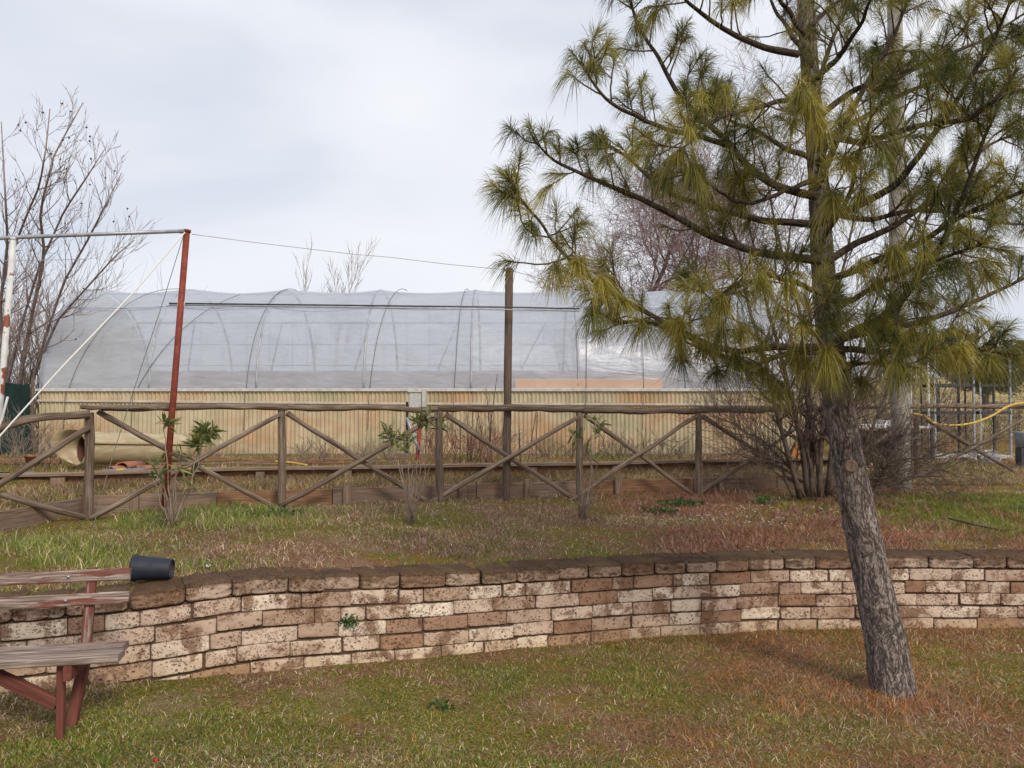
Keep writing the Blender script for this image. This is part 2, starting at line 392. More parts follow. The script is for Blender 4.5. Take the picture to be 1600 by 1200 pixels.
def m_bark(name, c0, c1, c2, sc=1.0, bump=1.0):
    t = NT(name); v = t.attr('tuv')
    def crack(fx, fz, loc, w):
        x = t.noise(t.mapping(v, (fx * sc, fx * sc, fz * sc), loc=loc), 1.0, 5, .62, .9)
        return t.ramp(t.math('ABSOLUTE', t.math('SUBTRACT', x, .5)), [(0, 1.0), (w, 0.0)])
    k1 = crack(22, 5.0, (0, 0, 0), .038); k2 = crack(44, 13, (3, 1, 7), .035)
    cr = t.math('MAXIMUM', k1, t.math('MULTIPLY', k2, .65))
    n = t.noise(t.mapping(v, (80, 80, 28)), 1.5, 6, .72)
    c = t.ramp(n, [(.28, c0), (.5, c1), (.70, c2)])
    c = t.mix(t.math('MULTIPLY', t.ramp(t.noise(v, 8, 4, .7), [(.50, 0.0), (.64, 1.0)]), .5), c, (.17, .10, .075))
    c = t.mix(t.math('MULTIPLY', cr, .85), c, tuple(x * .32 for x in c0))
    h = t.math('SUBTRACT', t.math('MULTIPLY', n, .55), cr); t.bump(h, bump, .012); return t.done(c, .95, .1)
BARK = m_bark('pine_bark', (.14, .108, .094), (.28, .23, .205), (.44, .385, .35))
BARKD = m_bark('pine_limb_bark', (.040, .030, .024), (.095, .072, .058), (.18, .145, .12), 1.6, .6)

def m_twig(name, c0, c1):
    t = NT(name); tn = t.sep(t.attr('tint'))[0]; n = t.noise(t.pos(), 9, 4)
    c = t.mix(t.ramp(n, [(.35, 0.0), (.65, 1.0)]), c0, c1); c = t.mix(1.0, c, t.ramp(tn, [(0, .6), (1, 1.4)]), 'MULTIPLY')
    return t.done(c, .85, .2)
TW_PURPLE = m_twig('purple_grey_twigs', (.22, .15, .155), (.38, .32, .30))
TW_SHRUB = m_twig('brown_grey_stems', (.075, .052, .042), (.16, .12, .10))
TW_PINK = m_twig('pinkish_twigs', (.20, .125, .12), (.34, .24, .225))
TW_BRUSH = m_twig('dry_brush_stems', (.17, .12, .095), (.30, .235, .19))
TW_PALE = m_twig('pale_oleander_stems', (.20, .145, .11), (.31, .24, .19))
TW_PINE = m_twig('pine_twig', (.10, .07, .05), (.17, .13, .09))
TW_LITTER = m_twig('reddish_litter', (.20, .10, .07), (.33, .19, .14))

def m_leafy(name, trans=.35, rough=.45):
    t = NT(name); c = t.attr('tint', 'Vector')
    t.L(c, t.b.inputs['Base Color']); t.b.inputs['Roughness'].default_value = rough; t.b.inputs['Specular IOR Level'].default_value = .35
    tr = t.n.new('ShaderNodeBsdfTranslucent'); t.L(c, tr.inputs['Color']); ms = t.n.new('ShaderNodeMixShader'); ms.inputs[0].default_value = trans
    t.L(t.b.outputs[0], ms.inputs[1]); t.L(tr.outputs[0], ms.inputs[2]); t.L(ms.outputs[0], t.out.inputs['Surface']); return t.m
NEEDLE = m_leafy('pine_needles'); BLADE = m_leafy('grass_blades', .3, .6); LEAF = m_leafy('leaves', .25, .4)

def m_ground():
    t = NT('ground_soil_and_turf'); p = t.pos(); xyz = t.sep(p)
    big = t.noise(p, .9, 5, .6, .3); med = t.noise(p, 4.5, 5, .65); fine = t.noise(p, 60, 5, .7); fi2 = t.noise(t.mapping(p, (1, 1.6, 1)), 160, 3, .7)
    soil = t.ramp(fine, [(.3, (.045, .024, .015)), (.5, (.15, .085, .052)), (.7, (.32, .20, .13))])
    soil = t.mix(t.math('MULTIPLY', t.ramp(t.math('ADD', t.math('MULTIPLY', xyz[0], .2), big), [(.5, 0.0), (1.0, 1.0)]), .5), soil, (.17, .075, .035))
    turf = t.ramp(fine, [(.3, (.03, .036, .008)), (.5, (.11, .105, .022)), (.72, (.26, .21, .065))])
    straw = t.ramp(fi2, [(.3, (.05, .034, .022)), (.5, (.19, .135, .085)), (.7, (.42, .33, .22))])
    f = t.math('ADD', t.math('MULTIPLY', big, .6), t.math('MULTIPLY', med, .4))
    c = t.mix(t.ramp(f, [(.44, 0.0), (.54, 1.0)]), soil, turf)
    g = t.noise(t.mapping(p, (1, 1, 1), loc=(9, 4, 2)), 1.6, 5, .65)
    c = t.mix(t.ramp(g, [(.55, 0.0), (.66, .7)]), c, straw)
    moss = t.noise(t.mapping(p, (1, 1, 1), loc=(1, 7, 2)), 2.7, 3, .5); c = t.mix(t.ramp(moss, [(.60, 0.0), (.66, .6)]), c, (.16, .10, .02))
    w = t.vor(p, 30); c = t.mix(t.math('MULTIPLY', t.ramp(w, [(.05, 1.0), (.09, 0.0)]), .35), c, (.45, .38, .30))
    far = t.ramp(t.math('DIVIDE', xyz[1], 30.0), [(.55, 0.0), (.8, 1.0)])
    field = t.ramp(t.noise(t.mapping(p, (.25, 1, 1)), .35, 5), [(.35, (.17, .15, .06)), (.65, (.34, .27, .14))])
    c = t.mix(far, c, field)
    c = t.mix(1.0, c, (1.32, 1.27, 1.2), 'MULTIPLY')
    t.bump(t.math('ADD', fine, t.math('MULTIPLY', med, .8)), .9, .02); return t.done(c, 1, .05)
GROUND = m_ground()

# ------------------------------------------------------------------ terrain
WX = np.array([-9, -5, -3.7, -2.73, -2.06, -1.53, -.85, 0, 1.0, 2.05, 3.1, 4.13, 5.65, 9.5, 30])
WY = np.array([3.9, 3.95, 4.0, 4.12, 4.32, 4.62, 5.08, 5.56, 5.93, 6.14, 6.20, 6.20, 6.18, 6.1, 6.0])
WZ = np.array([.10, .09, .08, .075, .06, .01, -.09, -.16, -.185, -.188, -.19, -.19, -.19, -.19, -.19])   # ground at wall foot
_xs = np.linspace(-9, 30, 1600)
def _smooth(v, k=31):
    kk = np.hanning(k); kk /= kk.sum(); return np.convolve(np.pad(v, k // 2, mode='edge'), kk, 'valid')
_wy = _smooth(np.interp(_xs, WX, WY)); _wz = _smooth(np.interp(_xs, WX, WZ))
def wall_y(x): return np.interp(x, _xs, _wy)
def wall_foot(x): return np.interp(x, _xs, _wz)
_wt = _smooth(np.interp(_xs, WX, [.48, .50, .515, .535, .557, .578, .488, .418, .393, .390, .388, .388, .388, .388, .388]))
def wall_top(x): return np.interp(x, _xs, _wt)
def b1(x): return np.interp(x, [-30, -5.2, -4.32, -4.16, -3.6, -2.0, 0, 3.2, 4.4, 9, 30], [5.6, 5.8, 6.3, 7.5, 7.7, 8.15, 8.8, 9.6, 9.85, 9.9, 9.9])
def b2(x): return np.interp(x, [-30, -9, -5, -3, 0, 3.4, 4.8, 9, 30], [6.6, 7.3, 7.95, 8.75, 9.3, 10.2, 10.5, 10.8, 11])
def ss(a, b, x): t = np.clip((x - a) / (b - a), 0, 1); return t * t * (3 - 2 * t)
def h_lawn(x, y):
    return wall_foot(x) * ss(1.2, 5.2, y + .7) + .03 * (fbm(x * 1.3, y * 1.3) - .5) + .012 * (fbm(x * 9, y * 9, 3) - .5)
def h_terr(x, y):
    wy = wall_y(x) + .28; t = np.clip((y - wy) / np.maximum(b1(x) - wy, .5), 0, 1)
    z = (wall_top(x) - .015) * (1 - t) + (.545 - .05 * ss(-4, -5, x)) * t
    return z + .05 * (fbm(x * 1.1, y * 1.1, 5) - .5) * np.minimum(1, t * 6) + .018 * (fbm(x * 8, y * 8, 1) - .5)
def right(x): return ss(4.3, 5.4, x)
def h_mid(x, y):
    t = np.clip((y - b1(x)) / np.maximum(b2(x) - b1(x), .3), 0, 1)
    return (.66 + .08 * t) * (1 - right(x)) + right(x) * (.55 + .06 * t) + .03 * (fbm(x * 2, y * 2, 7) - .5)
def h_up(x, y):
    z = .83 * (1 - right(x)) + right(x) * (.62 + .22 * ss(10.5, 15, y))
    hill = 3.6 * ss(18, 85, y) * ss(2, 26, x) + .8 * ss(30, 120, y) * ss(-5, -40, x)
    return z + hill + .03 * (fbm(x * 1.4, y * 1.4, 2) - .5)
def height(x, y):
    x = np.asarray(x, float); y = np.asarray(y, float)
    z = h_lawn(x, y)
    z = np.where(y > wall_y(x) + .12, h_terr(x, y), z); z = np.where(y > b1(x), h_mid(x, y), z); return np.where(y > b2(x), h_up(x, y), z)
def gz(x, y): return float(height(np.array([x]), np.array([y]))[0])

def build_ground():
    xs = np.concatenate([-np.geomspace(400, 12, 40)[:-1], np.arange(-12, 12, .05), np.geomspace(12, 400, 40)])
    rows = []
    for v in np.concatenate([np.linspace(-30, 0, 8)[:-1], np.linspace(0, 1, 130)]):
        y = np.where(v < 0, v, v * (wall_y(xs) + .115)) if v >= 0 else np.full_like(xs, v)
        rows.append((y, h_lawn(xs, y)))
    for v in np.linspace(0, 1, 90):
        y = (wall_y(xs) + .125) * (1 - v) + b1(xs) * v - .004; rows.append((y, h_terr(xs, y)))
    for v in np.linspace(0, 1, 20):
        y = (b1(xs) + .004) * (1 - v) + (b2(xs) - .004) * v; rows.append((y, h_mid(xs, y)))
    for v in np.concatenate([np.linspace(0, 8, 60), np.geomspace(8.3, 700, 60)]):
        y = b2(xs) + .004 + v; rows.append((y, h_up(xs, y)))
    G = np.stack([np.stack([xs, y, z], -1) for y, z in rows])
    m = MB(); m.sheet(G); o = m.build('ground', GROUND); tag(o, kind='structure')
build_ground()

# ------------------------------------------------------------------ grass (countless blades)
def blades(name, label, xy, L, w, lean, colf, hfun=height, flat=0.0, seed=1):
    Rg = np.random.RandomState(seed); n = len(xy); x, y = xy[:, 0], xy[:, 1]; z = hfun(x, y) - .004
    az = Rg.rand(n) * 2 * math.pi; ln = L * (.45 + .9 * Rg.rand(n)) * (.45 + 1.15 * fbm(x * 5 + seed, y * 5, seed * 1.7, 3)); le = lean * (.3 + 1.1 * Rg.rand(n)); d = np.stack([np.cos(az), np.sin(az), 0 * az], -1)
    s = np.stack([-np.sin(az), np.cos(az), 0 * az], -1); az2 = Rg.rand(n) * 2 * math.pi; s = np.stack([np.cos(az2), np.sin(az2), 0 * az], -1)
    b = np.stack([x, y, z], -1); c1, s1 = np.cos(le * .6), np.sin(le * .6); c2, s2 = np.cos(np.minimum(le * 1.5, 1.75)), np.sin(np.minimum(le * 1.5, 1.75))
    up = np.array([0, 0, 1.0]); p1 = b + (ln * .5)[:, None] * (d * s1[:, None] + up * c1[:, None]); p2 = p1 + (ln * .5)[:, None] * (d * s2[:, None] + up * np.maximum(c2, -.1)[:, None])
    ww = (w * (.6 + .8 * Rg.rand(n)))[:, None] * .5
    V = np.stack([b - s * ww, b + s * ww, p1 - s * ww * .8, p1 + s * ww * .8, p2], 1).reshape(-1, 3)
    i = np.arange(n)[:, None] * 5; q = i + np.array([[0, 1, 3, 2]]); t = i + np.array([[2, 3, 4]])
    C = colf(x, y, Rg) * (.75 + 1.1 * fbm(x * 2.6 + seed, y * 3.4, seed, 3))[:, None]; C = np.repeat(C, 5, 0)
    o = npmesh(name, V, [q, t], BLADE, None, {'tint': C}, True); tag(o, label, 'grass', kind='stuff'); return o

def pal(Rg, n, cols, probs, var=.45):
    idx = Rg.choice(len(cols), n, p=np.array(probs) / sum(probs)); return np.array(cols)[idx] * (1 + var * (Rg.rand(n, 1) * 2 - 1))
GREEN = (.095, .15, .018); GREEN2 = (.19, .22, .034); OLIVE = (.26, .18, .038); STRAW = (.48, .38, .24); BROWN = (.19, .115, .062); PALE = (.62, .52, .40); RUSTN = (.44, .165, .05); MAUVE = (.32, .21, .165)

def scatter(n, x0, x1, y0f, y1f, dens, seed):
    Rg = np.random.RandomState(seed); x = x0 + (x1 - x0) * Rg.rand(n); v = Rg.rand(n); y = y0f(x) * (1 - v) + y1f(x) * v
    d = dens(x, y); k = Rg.rand(n) < d; k &= np.abs(x) < (y * .72 + .5); return np.stack([x[k], y[k]], -1)

# lawn: green blades in patches, straw on top, rusty pine needles at right
gp = lambda x, y: fbm(x * 1.1 + 4, y * 1.4 + 2, 0, 4)
lawn_y0 = lambda x: 2.9 + 0 * x; lawn_y1 = lambda x: wall_y(x) - .01
xy = scatter(330000, -4.2, 4.8, lawn_y0, lawn_y1, lambda x, y: np.clip((gp(x, y) - .43) * 6, .10, 1) * np.clip(1.1 - .16 * (x - 0), .40, 1), 3)
def c1(x, y, Rg):
    C = pal(Rg, len(x), [GREEN, GREEN2, OLIVE, STRAW], [5, 4, 3, 1.2]); t = np.clip((x - .2) / 2.5, 0, 1)[:, None]; return C * (1 - .35 * t) + np.array(OLIVE) * .35 * t * (.6 + .8 * Rg.rand(len(x), 1))
blades('lawn_grass', 'short green grass growing in patches over the lower lawn', xy, .030, .0040, 1.15, c1, seed=4)
xy = scatter(230000, -4.2, 4.8, lawn_y0, lawn_y1, lambda x, y: np.clip((fbm(x * 1.3 + 11, y * 1.8 + 7, 1) - .45) * 7 + .9 * ss(4.3, 3.3, y) * ss(-2.6, -1.2, x), .28, 1), 5)
blades('dry_lawn_grass', 'bleached dry straw lying in patches on the lower lawn', xy, .050, .0028, 2.6, lambda x, y, Rg: pal(Rg, len(x), [STRAW, PALE, BROWN, MAUVE, OLIVE], [4, 1.5, 3, 3, 2]), seed=6)
xy = scatter(170000, -.6, 4.8, lawn_y0, lawn_y1, lambda x, y: np.clip((fbm(x * 1.2 + 1, y * 2.6 + 3, 1) - .40) * 7, .2, 1) * ss(-.6, 1.6, x), 8)
blades('pine_needle_litter', 'rusty fallen pine needles strewn on the lawn under the pine', xy, .095, .0028, 3.4, lambda x, y, Rg: pal(Rg, len(x), [RUSTN, (.40, .22, .11), BROWN, (.24, .10, .05), STRAW], [4, 2, 3, 3, 1]), seed=9)
# terrace: dry mauve and brown stalks, greener at the left and far right
t0 = lambda x: wall_y(x) + .27; t1 = lambda x: b1(x) + .0
xy = scatter(270000, -5.2, 7.5, t0, t1, lambda x, y: np.clip((fbm(x * 1.2 + 3, y * 1.7, 2) - .36) * 5, .2, 1) * (1 - .45 * ss(0, 2.5, x) * ss(5.2, 4.0, x)), 13)
def c2(x, y, Rg):
    n = len(x); A = pal(Rg, n, [BROWN, MAUVE, STRAW, (.26, .13, .08), PALE, OLIVE], [3, 4.5, 2.5, 4, 1.0, .8]); B = pal(Rg, n, [GREEN, GREEN2, OLIVE, STRAW], [3, 4, 3, 3])
    g = .75 * ss(-1.9, -3.6, x) + .95 * ss(3.9, 4.7, x) * ss(6.9, 7.3, y) * ss(9.8, 9.0, y) + np.clip((fbm(x * 1.5 + 20, y * 2 + 5, 4) - .56) * 8, 0, .55) * ss(1.5, -1.5, x); k = (Rg.rand(n) < g)[:, None]
    return np.where(k, B, A)
blades('dry_grass', 'tangled dry brown grass covering the bank above the stone wall', xy, .058, .0040, 1.9, c2, seed=14)
xy = scatter(70000, -4.6, 5.5, t0, t1, lambda x, y: np.clip((fbm(x * 1.0 + 30, y * 1.5 + 8, 4) - .50) * 8, 0, 1) * (.06 + .94 * ss(-1.2, -2.8, x)), 15)
blades('tall_grass', 'taller green grass tufts on the bank behind the wall', xy, .12, .0040, .85, lambda x, y, Rg: pal(Rg, len(x), [GREEN, GREEN2, (.17, .19, .07), STRAW], [3, 4, 2, 1.5]), seed=16)
xy = scatter(60000, 3.9, 7.2, lambda x: 6.6 + 0 * x, lambda x: 9.3 + 0 * x, lambda x, y: np.clip((fbm(x * 1.4 + 2, y * 1.9 + 9, 4) - .40) * 8, 0, 1) * ss(3.9, 4.5, x), 19)
blades('green_bank_grass', 'fresh green grass patch at the right end of the bank', xy, .055, .0042, 1.0, lambda x, y, Rg: pal(Rg, len(x), [GREEN, GREEN2, OLIVE], [4, 4, 1]), seed=20)
xy = scatter(70000, .4, 5.2, t0, t1, lambda x, y: np.clip((fbm(x * 1.3 + 3, y * 2 + 18, 4) - .42) * 6, 0, 1) * ss(.4, 2, x), 17)
blades('red_brown_litter', 'reddish brown needle and twig litter on the bank below the shrub', xy, .12, .0036, 2.2, lambda x, y, Rg: pal(Rg, len(x), [(.30, .115, .065), (.38, .18, .11), MAUVE, (.13, .055, .035)], [4, 2, 2, 3]), seed=18)
# mid step and upper yard
xy = scatter(90000, -7.5, 8, lambda x: b1(x) + .06, lambda x: b2(x) - .02, lambda x, y: .75 + 0 * x, 21)
blades('step_grass', 'rough grass and dead stalks on the narrow step between the planks', xy, .10, .0045, 1.1, lambda x, y, Rg: pal(Rg, len(x), [OLIVE, STRAW, BROWN, MAUVE, GREEN2], [3, 3, 3, 3, 1.5]), seed=22)
xy = scatter(100000, -8.5, 11, lambda x: b2(x) + .05, lambda x: 13.5 + 0 * x, lambda x, y: np.clip(.25 + .75 * ss(4.4, 5.4, x), 0, 1) * np.where((y > 11.9) & (x < 4.6), 0, 1), 23)
blades('yard_grass', 'dry and green grass in the yard around the greenhouse foot', xy, .09, .005, 1.2, lambda x, y, Rg: pal(Rg, len(x), [OLIVE, STRAW, BROWN, MAUVE, GREEN2], [3, 4, 3, 2, 1.5]), seed=24)

def weed_patch(name, label, c, rad, n, ls, seed, up=.03):
    Rg = np.random.RandomState(seed); a = Rg.rand(n) * 6.283; r = rad * np.sqrt(Rg.rand(n)); x = c[0] + r * np.cos(a) * 1.5; y = c[1] + r * np.sin(a); z = height(x, y) + up * Rg.rand(n) * 1.5
    d = Rg.randn(n, 3); d[:, 2] = np.abs(d[:, 2]) * .5; d /= np.linalg.norm(d, axis=1, keepdims=True); s = np.cross(d, Rg.randn(n, 3)); s /= np.linalg.norm(s, axis=1, keepdims=True)
    b = np.stack([x, y, z], -1); l = (ls * (.6 + .8 * Rg.rand(n)))[:, None]
    V = np.stack([b, b + d * l * .5 + s * l * .28, b + d * l, b + d * l * .5 - s * l * .28], 1).reshape(-1, 3); q = np.arange(n)[:, None] * 4 + np.arange(4)[None]
    C = np.repeat(pal(Rg, n, [(.05, .10, .025), (.085, .15, .035), (.05, .08, .03)], [3, 3, 1]), 4, 0)
    o = npmesh(name, V, [q], LEAF, None, {'tint': C}, False); return tag(o, label, 'weed')
for i, (px, py, D, r, n, lab) in enumerate([(1062, 785, 8.45, .17, 900, 'bright green weed clump on the bank below the last fence posts before the shrub'), (1030, 800, 8.0, .12, 350, 'small green weed clump left of the brightest clump on the bank'),
        (1190, 775, 8.7, .13, 450, 'green weed clump at the foot of the brown multi-stemmed shrub'), (545, 970, 4.95, .03, 120, 'tiny green plant sprouting from a joint in the stone wall'),
        (690, 1090, 4.4, .045, 40, 'low dark green rosette in the middle of the lawn'), (420, 800, 7.3, .22, 500, 'green weed patch on the bank left of the middle oleander')]):
    q = P(px, py, D); o = None
    if i == 3:
        y = float(wall_y(q[0])) - .01
        Rg = np.random.RandomState(5); n = 140; b = np.array([q[0], y, q[2]]) + Rg.randn(n, 3) * [.035, .012, .018]; d = Rg.randn(n, 3); d[:, 1] = -abs(d[:, 1]); d /= np.linalg.norm(d, axis=1, keepdims=True); s = np.cross(d, Rg.randn(n, 3)); s /= np.linalg.norm(s, axis=1, keepdims=True)
        V = np.stack([b, b + d * .012 + s * .006, b + d * .028, b + d * .012 - s * .006], 1).reshape(-1, 3); C = np.repeat(pal(Rg, n, [(.055, .12, .03), (.08, .15, .035)], [1, 1]), 4, 0)
        tag(npmesh('wall_weed', V, [np.arange(n)[:, None] * 4 + np.arange(4)[None]], LEAF, None, {'tint': C}, False), lab, 'weed')
    else: weed_patch('weed_clump', lab, q, r, n, .030, 50 + i)

Rg = np.random.RandomState(44); a = Rg.rand(5200) * 6.283; r = .08 + .20 * np.abs(Rg.randn(5200)); xy = np.stack([2.36 + r * np.cos(a), 4.78 + r * np.sin(a) * .8], -1)
blades('needle_heap', 'heap of rusty needles and dry grass around the foot of the pine trunk', xy, .085, .0032, 1.5, lambda x, y, Rg: pal(Rg, len(x), [RUSTN, STRAW, BROWN, MAUVE, GREEN], [4, 2, 3, 2, 1]), seed=45)
# pebbles
def pebbles():
    Rg = np.random.RandomState(3); m = MB()
    ico = np.array([(1, 0, 0), (0, 1, 0), (-1, 0, 0), (0, -1, 0), (0, 0, 1), (0, 0, -1)], float); fc = [(0, 1, 4), (1, 2, 4), (2, 3, 4), (3, 0, 4), (1, 0, 5), (2, 1, 5), (3, 2, 5), (0, 3, 5)]
    pts = []
    for _ in range(130): pts.append((1.3 + 2.2 * Rg.rand(), 7.3 + 1.3 * Rg.rand(), .011))
    for _ in range(90): pts.append((-3.5 + 8 * Rg.rand(), 6.3 + 1.5 * Rg.rand(), .008))
    for _ in range(60): pts.append((-1.5 + 5 * Rg.rand(), 3.1 + 2.0 * Rg.rand(), .006))
    for x, y, r in pts:
        if wall_y(x) - .05 < y < wall_y(x) + .3: continue
        V = ico * r * (.6 + .9 * Rg.rand(6, 1)) * [1.2, 1, .7] + [x, y, gz(x, y) + .014]; g = Rg.rand(); m._add(V, V, (g, g, g), None, fc)
    o = m.build('pebbles', m_plain('pale_stone', (.34, .27, .22), (.60, .52, .44), 30), smooth=False); tag(o, 'pale small stones scattered on the soil and lawn', 'pebbles', kind='stuff')
pebbles()

# ------------------------------------------------------------------ stone retaining wall
def stone_wall():
    root = empty('stone_wall', (0, float(wall_y(0)), 0), 'curved dry-laid tufa block retaining wall with dark mossy coping', 'wall')
    xs = np.linspace(-6, 9.5, 3000); ys = wall_y(xs); S = np.concatenate([[0], np.cumsum(np.hypot(np.diff(xs), np.diff(ys)))])
    fx = lambda s: np.interp(s, S, xs)
    def frame(s):
        x = fx(s); y = wall_y(x); x2 = fx(s + .02); x1 = fx(s - .02); tx, ty = x2 - x1, wall_y(x2) - wall_y(x1); l = np.hypot(tx, ty); return x, y, tx / l, ty / l
    Rg = np.random.RandomState(21)
    def block(m, s0, s1, zt, zb, depth, off, tint, seed, capb=False):
        """rounded rough block from s0..s1 along the wall; zt/zb measured from the top line"""
        nx = max(8, int((s1 - s0) / .016)); nz = max(6, int((zt - zb) / .013))
        prof = []   # around: top back -> top front -> front -> bottom
        r = .008 if not capb else .018; dT = 5 if not capb else 9
        for i in range(dT): prof.append((depth - (depth - r) * i / (dT - 1), zt))
        for a in (30, 60): prof.append((r - r * math.sin(math.radians(a)), zt - r + r * math.cos(math.radians(a))))
        for i in range(nz + 1): prof.append((0, zt - r - (zt - zb - 2 * r) * i / nz))
        for a in (30, 60): prof.append((r - r * math.cos(math.radians(a)), zb + r - r * math.sin(math.radians(a))))
        prof.append((depth * .6, zb))
        pr = np.array(prof); u = np.linspace(0, 1, nx + 1)
        # round ends
        e = np.minimum(u, 1 - u) * (s1 - s0); endr = np.where(e < r, r - np.sqrt(np.maximum(r * r - (r - e) ** 2, 0)), 0)
        s = s0 + (s1 - s0) * u; x, y, tx, ty = frame(s); top = wall_top(x)
        dd = pr[None, :, 0] + off + endr[:, None] * (pr[None, :, 0] < r * 1.01)
        rag = 1.5 * r * (fbm(s[:, None] * 22 + seed, pr[None, :, 1] * 22, seed, 3) - .45)
        corner = np.exp(-e / .022)[:, None] * (1.6 * r * fbm(np.array([seed * 1.3]), np.array([1.7]))[0]) * np.sign((pr[None, :, 1] - (zt + zb) / 2)) * -1
        dz = pr[None, :, 1] + np.where(np.abs(pr[None, :, 1] - (zt + zb) / 2) > (zt - zb) * .38, np.sign(pr[None, :, 1] - (zt + zb) / 2) * -1 * np.maximum(0, rag) * .7, 0) + corner * .5
        dd = dd + .016 * (fbm(s[:, None] * 11 + seed, dz * 16, seed * .3, 4) - .5) + .008 * (fbm(s[:, None] * 50, dz * 60, seed, 3) - .5)
        if capb: dz = dz + .016 * (fbm(s[:, None] * 9 + seed, pr[None, :, 0] * 9, seed, 4) - .5) * (pr[None, :, 1] > zt - r)
        X = x[:, None] - ty[:, None] * dd; Y = y[:, None] + tx[:, None] * dd; Z = top[:, None] + dz
        G = np.stack([X, Y, Z], -1); T = np.stack([X * 0, X * 0, (Z - wall_foot(x)[:, None]) / .5], -1)
        ed = np.minimum(e[:, None], np.minimum(zt - pr[None, :, 1], pr[None, :, 1] - zb)) / .022; T[..., 0] = np.clip(ed, 0, 1); T[..., 1] = 0
        m.sheet(G, T, tint)
        # ends
        for k in (0, -1):
            ring = G[k]; cen = ring.mean(0) ; n = len(ring); V = np.vstack([ring, cen + 0]); TT = np.zeros_like(V); TT[:, 2] = (V[:, 2] - float(wall_foot(cen[0]))) / .5
            tr = [(i, i + 1, n) if k == 0 else (i + 1, i, n) for i in range(n - 1)]; m._add(V, TT, tint, None, tr)
    smax = S[-1] - .1; zt = -.106
    ch = .0985
    for c in range(6):
        m = MB(); s = .05 + Rg.rand() * .3; 
        while s < smax - .4:
            L = Rg.choice([.33, .34, .32, .30, .31, .17, .25]) * (1 + .03 * Rg.randn()); g = .004 + .004 * Rg.rand() + (.012 if Rg.rand() < .14 else 0)
            v = Rg.rand(); tint = (.05 + .13 * Rg.rand() if v < .15 else (.2 + .3 * Rg.rand() if v < .45 else .45 + .55 * Rg.rand()), .2, 0)
            dz = .0035 * Rg.randn(); block(m, s, s + L, zt - .0005 + dz, zt - ch + .0015 + dz, .17, np.clip(.0045 * Rg.randn(), -.009, .009) + .004, tint, c * 40 + s * 3.3)
            s += L + g
        m.build('stone_course', TUFO, root); zt -= ch
    m = MB(); s = .0
    while s < smax - .3:
        L = Rg.choice([.255, .27, .24, .30, .35 if s > 8 else .26]) * (1 + .04 * Rg.randn()); tint = (Rg.choice([.15, .3, .35, .5, .4]), .1 + .45 * Rg.rand(), 0)
        block(m, s, s + L, .0 + .004 * Rg.randn(), -.103, .30, -.018 + .009 * Rg.randn(), tint, s * 5.1 + 3, True); s += L + .006 + (.012 if Rg.rand() < .2 else 0)
    m.build('coping', CAP, root)
    # dark packed earth behind the blocks
    ss_ = np.linspace(0, smax, 200); x, y, tx, ty = frame(ss_); G = []
    for d, z in ((.275, -.03), (.10, -.03), (.075, -.112), (.075, -.75)): G.append(np.stack([x - ty * d, y + tx * d, wall_top(x) + z], -1))
    m = MB(); m.sheet(np.array(G)); m.build('earth_core', DARKIN, root)
    G = [np.stack([x - ty * d, y + tx * d, wall_top(x) + z], -1) for d, z in ((.025, -.100), (.025, -.75))]; m = MB(); m.sheet(np.array(G)); m.build('joint_fill', m_plain('earthy_joint_fill', (.06, .034, .022), (.16, .10, .07), 40, 1, .5), root)
stone_wall()

